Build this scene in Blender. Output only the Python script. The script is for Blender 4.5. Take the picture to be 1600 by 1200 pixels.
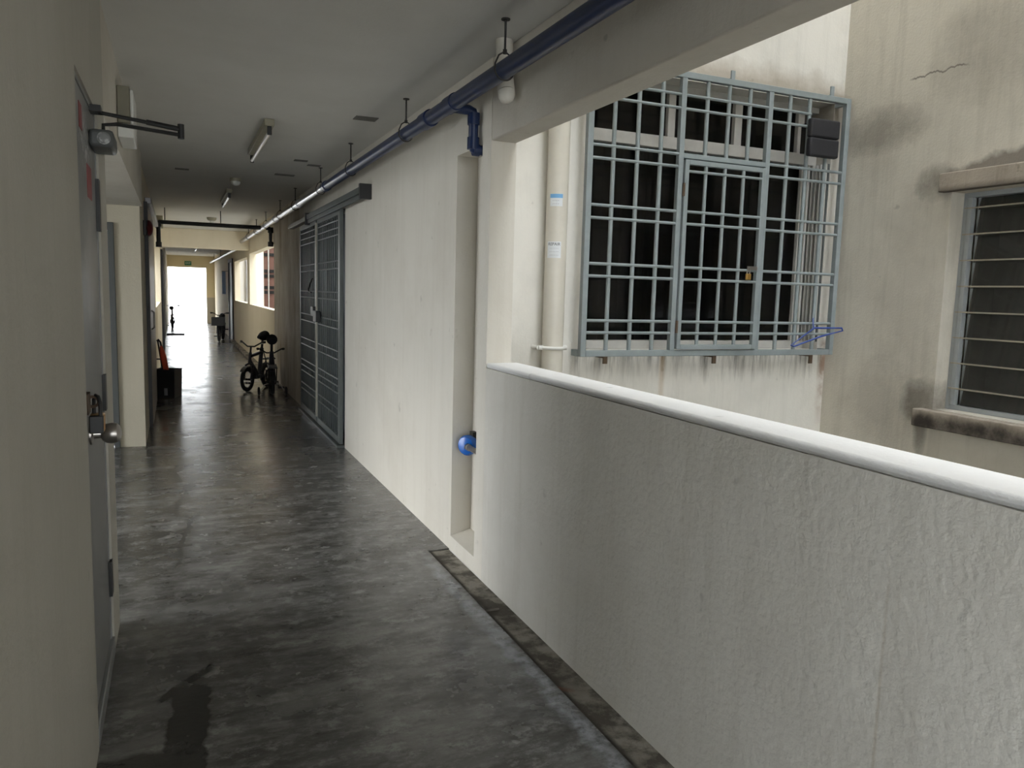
import bpy, bmesh, math, random
from mathutils import Vector, Matrix
random.seed(7)
for o in list(bpy.data.objects):
    bpy.data.objects.remove(o)
SC = bpy.context.scene
COL = SC.collection

# ---------------------------------------------------------------- camera
cd = bpy.data.cameras.new('camera')
cd.sensor_fit = 'HORIZONTAL'; cd.sensor_width = 36.0; cd.lens = 1206.1 / 1600 * 36
cd.clip_start = 0.02; cd.clip_end = 200
cam = bpy.data.objects.new('camera', cd); COL.objects.link(cam)
r_ = Vector((0.91735745, -0.39712779, 0.02729158)); u_ = Vector((0.02115356, 0.11709846, 0.99289500)); f_ = Vector((0.39750200, 0.91026231, -0.11582181))
M = Matrix.Identity(4)
for i in range(3):
    M[i][0] = r_[i]; M[i][1] = u_[i]; M[i][2] = -f_[i]
M.translation = (0, 0, 1.4)
cam.matrix_world = M
SC.camera = cam

# ---------------------------------------------------------------- sky and exposure
world = bpy.data.worlds.new('overcast_sky'); SC.world = world
world.use_nodes = True
wn = world.node_tree; bg = wn.nodes['Background']
bg.inputs['Color'].default_value = (0.93, 0.97, 1.0, 1); bg.inputs['Strength'].default_value = 1.3
vs = SC.view_settings
vs.view_transform = 'Standard'; vs.look = 'None'; vs.gamma = 1.0; vs.use_curve_mapping = False
vs.exposure = 3.0
sd = bpy.data.lights.new('hazy_low_sun', 'SUN'); sd.energy = 0.29; sd.angle = math.radians(24); sd.color = (1.0, 0.985, 0.95)
sun = bpy.data.objects.new('hazy_low_sun', sd); COL.objects.link(sun)
sun.rotation_euler = Vector((1, 0.0, -math.tan(math.radians(22)))).to_track_quat('-Z', 'Y').to_euler()
SC.cycles.diffuse_bounces = 8
SC.cycles.max_bounces = 14

def portal(name, loc, rot, sx, sy):
    l = bpy.data.lights.new(name, 'AREA'); l.shape = 'RECTANGLE'; l.size = sx; l.size_y = sy
    l.cycles.is_portal = True
    o = bpy.data.objects.new(name, l); COL.objects.link(o); o.location = loc; o.rotation_euler = rot

# ---------------------------------------------------------------- dimensions (metres)
XR = 1.352      # corridor face of the right wall and parapet
XL = -0.24      # corridor face of the near left wall
XL2 = -0.262    # the same beyond the lobby
ZC = 2.47       # ceiling
YF = 4.25       # light-well facade with the grille
XW = 4.345      # light-well wall on the right
ZT = 13.0       # top of the light well
ZG = -6.0       # its ground

# ---------------------------------------------------------------- materials
def mat(name):
    m = bpy.data.materials.new(name); m.use_nodes = True
    return m, m.node_tree, m.node_tree.nodes['Principled BSDF']
def nd(t, typ, **kw):
    n = t.nodes.new(typ)
    for k, v in kw.items():
        setattr(n, k, v)
    return n
def lk(t, a, b): t.links.new(a, b)
def coords(t, scale=(1, 1, 1)):
    tc = nd(t, 'ShaderNodeTexCoord'); mp = nd(t, 'ShaderNodeMapping'); mp.inputs['Scale'].default_value = scale
    lk(t, tc.outputs['Object'], mp.inputs['Vector']); return mp.outputs['Vector']
def noise(t, vec, scale, detail=5, rough=0.6, dist=0):
    n = nd(t, 'ShaderNodeTexNoise'); lk(t, vec, n.inputs['Vector'])
    n.inputs['Scale'].default_value = scale; n.inputs['Detail'].default_value = detail
    n.inputs['Roughness'].default_value = rough; n.inputs['Distortion'].default_value = dist
    return n.outputs['Fac']
def ramp(t, fac, a, b, lo=0.0, hi=1.0):
    m = nd(t, 'ShaderNodeMapRange'); m.clamp = True
    lk(t, fac, m.inputs[0]); m.inputs[1].default_value = a; m.inputs[2].default_value = b
    m.inputs[3].default_value = lo; m.inputs[4].default_value = hi
    return m.outputs[0]
def mix(t, fac, c1, c2):
    m = nd(t, 'ShaderNodeMix', data_type='RGBA')
    if isinstance(fac, (int, float)): m.inputs[0].default_value = fac
    else: lk(t, fac, m.inputs[0])
    for s, c in ((6, c1), (7, c2)):
        if isinstance(c, tuple): m.inputs[s].default_value = (*c, 1)
        else: lk(t, c, m.inputs[s])
    return m.outputs[2]
def math_(t, op, a, b=None, c=None, clamp=False):
    m = nd(t, 'ShaderNodeMath', operation=op); m.use_clamp = clamp
    for i, v in enumerate((a, b, c)):
        if v is None: continue
        if isinstance(v, (int, float)): m.inputs[i].default_value = v
        else: lk(t, v, m.inputs[i])
    return m.outputs[0]
def bump(t, bsdf, h, strength=0.2, dist=0.01):
    b = nd(t, 'ShaderNodeBump'); b.inputs['Strength'].default_value = strength; b.inputs['Distance'].default_value = dist
    lk(t, h, b.inputs['Height']); lk(t, b.outputs['Normal'], bsdf.inputs['Normal'])

def plaster(name, col, dirty, amount=0.5, streak=0.4, rough=0.85, bumps=0.25, grain=70, spots=0.0):
    m, t, b = mat(name)
    v = coords(t)
    n1 = ramp(t, noise(t, v, 1.3, 6, 0.65), 0.42, 0.75, 0, amount)
    vs_ = coords(t, (5.0, 5.0, 0.35))
    n2 = ramp(t, noise(t, vs_, 2.0, 5, 0.7), 0.5, 0.8, 0, streak)
    f = math_(t, 'ADD', n1, n2, clamp=True)
    c = mix(t, f, col, dirty)
    if spots:
        s = ramp(t, noise(t, v, 9.0, 3, 0.5), 0.70, 0.76, 0, spots)
        c = mix(t, s, c, (0.10, 0.095, 0.08))
    lk(t, c, b.inputs['Base Color'])
    b.inputs['Roughness'].default_value = rough
    b.inputs['Specular IOR Level'].default_value = 0.25
    h = math_(t, 'ADD', noise(t, v, grain, 3, 0.6), math_(t, 'MULTIPLY', noise(t, v, 6.0, 3), 1.5))
    bump(t, b, h, bumps, 0.006)
    return m
def plain(name, col, rough=0.5, metal=0.0, var=0.25, scale=12.0, bumps=0.0, spec=0.5, dirt=None):
    m, t, b = mat(name)
    v = coords(t)
    n = ramp(t, noise(t, v, scale, 5, 0.65), 0.35, 0.75, 0, var)
    d = dirt if dirt else tuple(x * 0.55 for x in col)
    lk(t, mix(t, n, col, d), b.inputs['Base Color'])
    b.inputs['Roughness'].default_value = rough; b.inputs['Metallic'].default_value = metal
    b.inputs['Specular IOR Level'].default_value = spec
    if bumps: bump(t, b, noise(t, v, scale * 6, 3), bumps, 0.003)
    return m

def stain(m, fn, col):
    t = m.node_tree; b = t.nodes['Principled BSDF']; v = coords(t)
    sx = nd(t, 'ShaderNodeSeparateXYZ'); lk(t, v, sx.inputs[0])
    src = b.inputs['Base Color'].links[0].from_socket
    lk(t, mix(t, fn(t, v, *sx.outputs), src, col), b.inputs['Base Color'])
def mul(t, *a):
    r = a[0]
    for q in a[1:]: r = math_(t, 'MULTIPLY', r, q)
    return r
def blob(t, v, y, z, cy, cz, ry, rz, amt):
    dy = math_(t, 'DIVIDE', math_(t, 'SUBTRACT', y, cy), ry); dz = math_(t, 'DIVIDE', math_(t, 'SUBTRACT', z, cz), rz)
    d = math_(t, 'ADD', math_(t, 'MULTIPLY', dy, dy), math_(t, 'MULTIPLY', dz, dz))
    return math_(t, 'MULTIPLY', ramp(t, math_(t, 'ADD', d, math_(t, 'MULTIPLY', math_(t, 'SUBTRACT', noise(t, v, 5, 5, 0.7), 0.5), 2.2)), 0.1, 1.3, 1, 0), amt)
def drip(t, v, sc, lo=0.35, hi=0.75):      # thin vertical runs
    return ramp(t, noise(t, coords(t, (sc, sc, 0.6)), 3.0, 4, 0.7), lo, hi)
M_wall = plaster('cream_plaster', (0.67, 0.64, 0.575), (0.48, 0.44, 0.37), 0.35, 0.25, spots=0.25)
M_wall_left = plaster('shaded_cream_plaster', (0.44, 0.425, 0.38), (0.33, 0.31, 0.26), 0.35, 0.3, spots=0.15)  # cream plaster in darker colours: the left wall's shade is painted in
M_parapet = plaster('rough_parapet_plaster', (0.66, 0.64, 0.59), (0.47, 0.44, 0.38), 0.45, 0.35, bumps=0.5, grain=45, spots=0.25)
M_cap = plaster('white_painted_cap', (0.80, 0.80, 0.80), (0.60, 0.60, 0.60), 0.3, 0.0, bumps=0.35, spots=0.3)
M_far = plaster('yellow_cream_plaster', (0.72, 0.65, 0.51), (0.55, 0.47, 0.34), 0.3, 0.25)
M_lobby = plaster('shaded_lobby_plaster', (0.52, 0.48, 0.385), (0.40, 0.36, 0.28), 0.3, 0.25)  # same cream paint, its colour darkened to stand for the dimmer lobby light
M_beam = plaster('grey_beam_plaster', (0.60, 0.57, 0.51), (0.42, 0.38, 0.32), 0.5, 0.25, spots=0.3)
M_ceil = plaster('ceiling_paint', (0.64, 0.63, 0.60), (0.50, 0.49, 0.46), 0.4, 0.0, bumps=0.15)
M_facade = plaster('facade_paint', (0.74, 0.72, 0.67), (0.47, 0.46, 0.42), 0.55, 0.4, spots=0.3)
M_well = plaster('weathered_render', (0.64, 0.605, 0.53), (0.40, 0.375, 0.325), 0.55, 0.45, bumps=0.4, spots=0.35)
M_ledge = plaster('mould_stained_ledge', (0.42, 0.37, 0.31), (0.16, 0.13, 0.11), 0.6, 0.6, bumps=0.5, spots=0.6)
# black mould and rust runs under the grille
stain(M_facade, lambda t, v, x, y, z: mul(t, ramp(t, math_(t, 'ADD', z, math_(t, 'MULTIPLY', drip(t, v, 9), -0.16)), 0.80, 1.02, 0, 0.85), ramp(t, z, 1.03, 1.06, 1, 0), ramp(t, x, 2.2, 2.3), ramp(t, x, 4.3, 4.32, 1, 0), drip(t, v, 7, 0.42, 0.62)), (0.07, 0.06, 0.05))
stain(M_facade, lambda t, v, x, y, z: mul(t, ramp(t, x, 4.27, 4.31), ramp(t, z, 0.45, 0.95, 0, 0.75), ramp(t, z, 1.1, 1.15, 1, 0), ramp(t, noise(t, v, 9, 4), 0.3, 0.55)), (0.22, 0.10, 0.04))
stain(M_facade, lambda t, v, x, y, z: mul(t, ramp(t, math_(t, 'ABSOLUTE', math_(t, 'SUBTRACT', x, 2.93)), 0.008, 0.03, 0.45, 0), ramp(t, z, 0.4, 1.0), ramp(t, z, 1.03, 1.05, 1, 0)), (0.40, 0.25, 0.10))
stain(M_facade, lambda t, v, x, y, z: mul(t, ramp(t, z, 2.78, 2.84), ramp(t, math_(t, 'ADD', z, math_(t, 'MULTIPLY', noise(t, v, 5, 5), -0.25)), 2.72, 2.85, 0.6, 0), ramp(t, x, 2.2, 2.3)), (0.26, 0.20, 0.13))
stain(M_facade, lambda t, v, x, y, z: mul(t, ramp(t, x, 4.12, 4.28), ramp(t, z, 2.2, 2.7), ramp(t, z, 2.8, 2.86, 1, 0), ramp(t, noise(t, v, 4, 4), 0.25, 0.5, 0.3, 0.8)), (0.14, 0.11, 0.08))  # dirt and corner shadow painted together at the window's top right
# mould above the hood, round the sill and along the inner corner
stain(M_well, lambda t, v, x, y, z: mul(t, ramp(t, z, 2.18, 2.2), ramp(t, y, 3.42, 3.36), ramp(t, math_(t, 'ADD', math_(t, 'ADD', z, math_(t, 'MULTIPLY', y, 0.17)), math_(t, 'MULTIPLY', noise(t, v, 6, 4), 0.12)), 2.83, 2.87, 0.75, 0), ramp(t, math_(t, 'ADD', z, math_(t, 'MULTIPLY', noise(t, v, 4, 4), 0.2)), 2.40, 2.48, 1, 0.25)), (0.12, 0.10, 0.085))
for cy, cz, ry, rz, amt in ((3.43, 0.80, 0.16, 0.13, 0.7), (3.46, 2.16, 0.14, 0.12, 0.55), (3.42, 0.58, 0.05, 0.16, 0.6), (3.9, 2.55, 0.35, 0.16, 0.45), (3.75, 0.75, 0.3, 0.3, 0.25), (3.2, 2.9, 0.4, 0.3, 0.25), (3.6, 1.5, 0.3, 0.6, 0.18)):
    stain(M_well, lambda t, v, x, y, z: blob(t, v, y, z, cy, cz, ry, rz, amt), (0.10, 0.085, 0.07))
stain(M_well, lambda t, v, x, y, z: mul(t, ramp(t, math_(t, 'ABSOLUTE', math_(t, 'SUBTRACT', z, math_(t, 'ADD', 2.83, math_(t, 'MULTIPLY', math_(t, 'SUBTRACT', noise(t, coords(t, (0, 1, 0)), 6, 4), 0.5), 0.12)))), 0.002, 0.008, 0.7, 0), ramp(t, y, 3.3, 3.35), ramp(t, y, 3.68, 3.72, 1, 0)), (0.10, 0.08, 0.07))
# rain-blackened front of the sill
for cy, ry in ((3.35, 0.1), (3.15, 0.22), (2.85, 0.2)):
    stain(M_ledge, lambda t, v, x, y, z: blob(t, v, y, z, cy, 0.67, ry, 0.07, 0.9), (0.025, 0.02, 0.018))
stain(M_ledge, lambda t, v, x, y, z: mul(t, ramp(t, z, 2.0, 2.05), ramp(t, z, 2.085, 2.125, 0.8, 0)), (0.05, 0.04, 0.035))
# right corridor wall turns browner and darker in patches beyond the gate
stain(M_wall, lambda t, v, x, y, z: mul(t, ramp(t, y, 8.9, 9.3), ramp(t, noise(t, coords(t, (2, 2, 0.7)), 1.4, 6, 0.7), 0.3, 0.68)), (0.33, 0.275, 0.20))
# the streak on the parapet
stain(M_parapet, lambda t, v, x, y, z: mul(t, ramp(t, math_(t, 'ABSOLUTE', math_(t, 'SUBTRACT', y, 1.105)), 0.001, 0.006, 0.3, 0), ramp(t, z, 0.8, 0.86, 1, 0), drip(t, v, 4, 0.25, 0.5)), (0.30, 0.22, 0.12))
M_gable = plaster('gable_paint', (0.72, 0.66, 0.54), (0.55, 0.50, 0.40), 0.3, 0.2)

def floor_mat():
    m, t, b = mat('worn_grey_concrete')
    v = coords(t)
    sx = nd(t, 'ShaderNodeSeparateXYZ'); lk(t, v, sx.inputs[0])
    X, Y = sx.outputs[0], sx.outputs[1]
    big = noise(t, coords(t, (0.8, 1.5, 1)), 1.3, 8, 0.62)
    med = noise(t, coords(t, (0.9, 2.6, 1)), 2.6, 8, 0.68)
    c = mix(t, ramp(t, big, 0.30, 0.70), (0.045, 0.043, 0.039), (0.235, 0.233, 0.227))
    c = mix(t, ramp(t, med, 0.42, 0.62, 0, 0.8), c, (0.035, 0.033, 0.029))
    fine = noise(t, coords(t, (0.8, 1.6, 1)), 14, 6, 0.75)
    c = mix(t, ramp(t, fine, 0.48, 0.74, 0, 0.45), c, (0.31, 0.31, 0.30))
    c = mix(t, ramp(t, noise(t, coords(t, (0.8, 1.3, 1)), 5.5, 8, 0.72), 0.50, 0.60, 0, 0.55), c, (0.04, 0.038, 0.034))
    c = mix(t, ramp(t, noise(t, coords(t, (0.9, 1.2, 1.3)), 8.5, 8, 0.75), 0.53, 0.62, 0, 0.5), c, (0.30, 0.30, 0.295))
    c = mix(t, ramp(t, noise(t, v, 30, 3, 0.6), 0.64, 0.72, 0, 0.6), c, (0.03, 0.028, 0.025))
    # worn pale band along the drain edge
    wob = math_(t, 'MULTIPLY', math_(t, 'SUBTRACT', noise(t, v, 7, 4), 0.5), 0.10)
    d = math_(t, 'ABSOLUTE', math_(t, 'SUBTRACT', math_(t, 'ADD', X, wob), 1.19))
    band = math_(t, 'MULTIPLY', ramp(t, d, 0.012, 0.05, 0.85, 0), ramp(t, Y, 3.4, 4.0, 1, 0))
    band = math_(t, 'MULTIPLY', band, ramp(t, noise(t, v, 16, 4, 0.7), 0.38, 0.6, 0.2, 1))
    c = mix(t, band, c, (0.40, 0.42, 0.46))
    # hairline crack along the middle of the corridor
    fc = nd(t, 'ShaderNodeFloatCurve'); lk(t, ramp(t, Y, 3.8, 7.6), fc.inputs['Value'])
    pts = [(4.03, -0.012), (4.44, 0.0), (4.70, 0.035), (4.92, 0.063), (5.02, 0.0), (5.1, -0.044), (5.5, 0.03), (5.88, 0.081), (5.98, 0.02), (6.13, -0.046), (6.45, 0.03), (6.7, 0.065), (7.1, 0.06), (7.44, 0.029)]
    cv = fc.mapping.curves[0]
    cv.points[0].location = (0, 0.49); cv.points[1].location = (1, 0.5)
    for yy, xx in pts: cv.points.new((yy - 3.8) / 3.8, 0.5 + xx)
    for p_ in cv.points: p_.handle_type = 'VECTOR'
    fc.mapping.update()
    cw = math_(t, 'ADD', math_(t, 'SUBTRACT', fc.outputs[0], 0.5), math_(t, 'MULTIPLY', math_(t, 'SUBTRACT', noise(t, coords(t, (0.0, 1, 1)), 9, 4, 0.65), 0.5), 0.05))
    cd_ = math_(t, 'ABSOLUTE', math_(t, 'SUBTRACT', X, cw))
    crack = math_(t, 'MULTIPLY', ramp(t, cd_, 0.006, 0.018, 1, 0), math_(t, 'MULTIPLY', ramp(t, Y, 3.9, 4.3), ramp(t, Y, 7.3, 7.5, 1, 0)))
    halo = math_(t, 'MULTIPLY', ramp(t, cd_, 0.0, 0.06, 0.5, 0), ramp(t, Y, 3.9, 4.1))
    c = mix(t, math_(t, 'MAXIMUM', crack, halo), c, (0.03, 0.028, 0.025))
    cw2 = math_(t, 'MULTIPLY', math_(t, 'SUBTRACT', noise(t, coords(t, (1, 0, 1)), 1.9, 5, 0.65), 0.5), 0.8)
    for yc in (5.95, 9.4, 12.6):
        e = math_(t, 'ABSOLUTE', math_(t, 'SUBTRACT', Y, math_(t, 'ADD', cw2, yc)))
        c = mix(t, math_(t, 'MULTIPLY', ramp(t, e, 0.003, 0.014, 0.7, 0), ramp(t, noise(t, v, 1.7, 2), 0.42, 0.55)), c, (0.03, 0.028, 0.025))
    # old tar stain beside the left door: two distorted strokes
    wx = math_(t, 'MULTIPLY', math_(t, 'SUBTRACT', noise(t, v, 9, 3), 0.5), 0.07)
    xx = math_(t, 'ADD', X, wx)
    s1 = math_(t, 'ABSOLUTE', math_(t, 'SUBTRACT', xx, math_(t, 'MULTIPLY_ADD', Y, 0.055, -0.13)))
    k1 = math_(t, 'MULTIPLY', ramp(t, s1, 0.056, 0.066, 1, 0), math_(t, 'MULTIPLY', ramp(t, math_(t, 'ADD', Y, wx), 2.78, 2.82, 1, 0), ramp(t, Y, 1.9, 1.95)))
    s3 = math_(t, 'ABSOLUTE', math_(t, 'SUBTRACT', math_(t, 'ADD', Y, wx), math_(t, 'MULTIPLY_ADD', X, 1.1, 2.815)))
    k3 = math_(t, 'MULTIPLY', ramp(t, s3, 0.022, 0.034, 1, 0), math_(t, 'MULTIPLY', ramp(t, X, -0.09, -0.07), ramp(t, X, 0.085, 0.105, 1, 0)))
    s2 = math_(t, 'ADD', Y, wx)
    k2 = math_(t, 'MULTIPLY', ramp(t, s2, 2.40, 2.43, 1, 0), math_(t, 'MULTIPLY', ramp(t, s2, 2.3, 2.32), ramp(t, xx, 0.0, 0.02, 1, 0)))
    st = math_(t, 'MAXIMUM', k1, math_(t, 'MAXIMUM', k2, k3))
    c = mix(t, math_(t, 'MULTIPLY', st, 0.88), c, (0.018, 0.017, 0.015))
    lk(t, c, b.inputs['Base Color'])
    rg = ramp(t, noise(t, v, 2.2, 5, 0.6), 0.3, 0.75, 0.16, 0.34)
    lk(t, rg, b.inputs['Roughness'])
    b.inputs['Specular IOR Level'].default_value = 0.6
    h = math_(t, 'ADD', noise(t, v, 40, 3, 0.6), math_(t, 'MULTIPLY', noise(t, coords(t, (0.6, 1.6, 1)), 3.2, 3), 3.0))
    bump(t, b, h, 0.14, 0.006)
    return m
M_floor = floor_mat()
M_drain = plaster('mossy_drain_concrete', (0.36, 0.335, 0.29), (0.10, 0.088, 0.075), 0.8, 0.0, bumps=0.6, spots=0.7)
stain(M_drain, lambda t, v, x, y, z: mul(t, ramp(t, x, 1.262, 1.244), ramp(t, noise(t, v, 8, 3), 0.25, 0.5, 0.5, 1)), (0.04, 0.036, 0.03))
stain(M_drain, lambda t, v, x, y, z: ramp(t, noise(t, v, 4.5, 6, 0.7), 0.44, 0.56, 0, 0.85), (0.075, 0.066, 0.055))
stain(M_drain, lambda t, v, x, y, z: ramp(t, noise(t, coords(t, (1, 1, 1)), 3.3, 2), 0.63, 0.66, 0, 0.5), (0.20, 0.07, 0.04))
M_niche = plaster('niche_plaster', (0.62, 0.57, 0.49), (0.48, 0.43, 0.36), 0.4, 0.3)

M_grille = plain('blue_grey_enamel', (0.27, 0.308, 0.32), 0.45, 0, 0.5, 9, dirt=(0.15, 0.185, 0.185))
M_grey_door = plain('grey_door_paint', (0.20, 0.205, 0.205), 0.42, 0, 0.3, 5)
# pale sheen painted into the worn patch, and paint chips on the grey door
stain(M_grey_door, lambda t, v, x, y, z: blob(t, v, y, z, 0.10, 1.48, 0.22, 0.26, 0.55), (0.38, 0.38, 0.375))
stain(M_grey_door, lambda t, v, x, y, z: mul(t, blob(t, v, y, z, 0.0, 1.84, 0.2, 0.09, 0.7), ramp(t, noise(t, v, 28, 3), 0.52, 0.58)), (0.6, 0.6, 0.6))
M_grey_frame = plain('grey_frame_paint', (0.085, 0.092, 0.092), 0.5)
M_gate = plain('grey_green_gate_paint', (0.085, 0.098, 0.095), 0.5, 0, 0.4, 8)
M_gate_bright = plain('worn_gate_edge', (0.36, 0.34, 0.28), 0.45, 0, 0.4, 8)
M_gatedoor = plain('blue_door_panel', (0.05, 0.07, 0.085), 0.5, 0, 0.4, 3)
M_black = plain('black_iron', (0.012, 0.012, 0.012), 0.5)
M_rubber = plain('black_rubber', (0.012, 0.012, 0.013), 0.75)
M_darkrod = plain('dark_threaded_rod', (0.03, 0.028, 0.025), 0.6)
M_blue = plain('navy_pipe_paint', (0.008, 0.022, 0.08), 0.35, 0, 0.4, 6)
M_blue2 = plain('bright_blue_enamel', (0.01, 0.13, 0.55), 0.25, 0, 0.2)
M_galv = plain('galvanised_pipe', (0.42, 0.42, 0.43), 0.3, 0.75, 0.4, 5)
M_steel = plain('brushed_steel', (0.34, 0.32, 0.30), 0.32, 0.9, 0.3, 20)
M_brass = plain('brass', (0.55, 0.33, 0.10), 0.35, 0.85)
M_rust = plain('rusty_bracket', (0.10, 0.065, 0.04), 0.8, 0, 0.6, 30)
M_white = plain('white_plastic', (0.70, 0.70, 0.67), 0.4, 0, 0.15)
M_cream = plain('cream_pvc', (0.66, 0.63, 0.56), 0.4, 0, 0.3, 4)
M_alu = plain('off_white_aluminium', (0.56, 0.55, 0.52), 0.4, 0, 0.5, 7)
M_batten = plain('aged_batten_enamel', (0.33, 0.31, 0.23), 0.5, 0, 0.3)
M_olive = plain('olive_grey_plastic', (0.20, 0.185, 0.135), 0.5)
M_tube = plain('unlit_tube_glass', (0.78, 0.74, 0.68), 0.25)
M_patch = plain('grey_patch_mortar', (0.16, 0.155, 0.14), 0.85, 0, 0.4, 20)
M_red = plain('red_paint', (0.42, 0.02, 0.02), 0.45)
M_sticker_red = plain('faded_red_sticker', (0.24, 0.022, 0.03), 0.5, 0, 0.4, 30, dirt=(0.20, 0.07, 0.07))
M_sticker_white = plain('white_paper', (0.72, 0.75, 0.78), 0.6, 0, 0.15, 30)
M_sticker_blue = plain('sky_blue_print', (0.18, 0.42, 0.72), 0.6, 0, 0.2, 40)
M_ink = plain('black_ink', (0.03, 0.035, 0.05), 0.7)
M_bellred = plain('dark_red_gong', (0.10, 0.008, 0.012), 0.4)
M_orange = plain('orange_red_cloth', (0.62, 0.07, 0.02), 0.6, 0, 0.35, 30)
M_bin = plain('black_bin_metal', (0.014, 0.014, 0.015), 0.35, 0, 0.3)
M_brown = plain('brown_metal_door', (0.26, 0.215, 0.175), 0.4, 0, 0.4, 3)
M_green = plain('exit_sign_green', (0.02, 0.17, 0.08), 0.5)
M_fanbox = plain('charcoal_mesh_cover', (0.014, 0.014, 0.018), 0.7, 0, 0.4, 60, bumps=0.4, dirt=(0.03, 0.03, 0.036))
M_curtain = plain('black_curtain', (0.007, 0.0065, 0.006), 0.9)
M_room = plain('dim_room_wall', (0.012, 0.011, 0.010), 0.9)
M_hanger = plain('blue_plastic_hanger', (0.035, 0.07, 0.30), 0.4)
M_frameblue = plain('pale_blue_frame_paint', (0.34, 0.365, 0.375), 0.45, 0, 0.3)
M_clip = plain('louvre_edge', (0.36, 0.33, 0.26), 0.35, 0, 0.4, 10)
M_silver = plain('silver_paint', (0.30, 0.30, 0.31), 0.4, 0.3)
M_kid = plain('dark_bike_paint', (0.03, 0.028, 0.035), 0.35)
M_seat = plain('grey_black_vinyl', (0.016, 0.018, 0.02), 0.8, spec=0.15)
M_redbrick = plain('red_brown_panel', (0.13, 0.06, 0.042), 0.7, 0, 0.35, 2)
M_ground = plain('pale_ground', (0.42, 0.42, 0.40), 0.9, 0, 0.3, 0.5)
M_blocks = plaster('tower_block_paint', (0.62, 0.60, 0.56), (0.48, 0.46, 0.42), 0.3, 0.2)
M_cloth = plain('pale_blue_cloth', (0.40, 0.52, 0.72), 0.8)
def glass(name, col, trans=0.92):
    m, t, b = mat(name)
    b.inputs['Base Color'].default_value = (*col, 1); b.inputs['Transmission Weight'].default_value = trans; b.inputs['IOR'].default_value = 1.3
    n = noise(t, coords(t), 8, 3); lk(t, ramp(t, n, 0.3, 0.8, 0.0, 0.06), b.inputs['Roughness'])
    return m
M_glass = glass('dark_window_glass', (0.10, 0.10, 0.10), 0.97)
M_louvre = glass('dusty_louvre_glass', (0.17, 0.17, 0.15), 0.75)
def wall_end_mat():
    m, t, b = mat('two_tone_end_wall')
    v = coords(t); sx = nd(t, 'ShaderNodeSeparateXYZ'); lk(t, v, sx.inputs[0])
    c = mix(t, ramp(t, sx.outputs[2], 0.955, 0.965), (0.42, 0.39, 0.32), (0.66, 0.58, 0.38))
    lk(t, c, b.inputs['Base Color']); b.inputs['Roughness'].default_value = 0.7
    return m
M_end = wall_end_mat()

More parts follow.
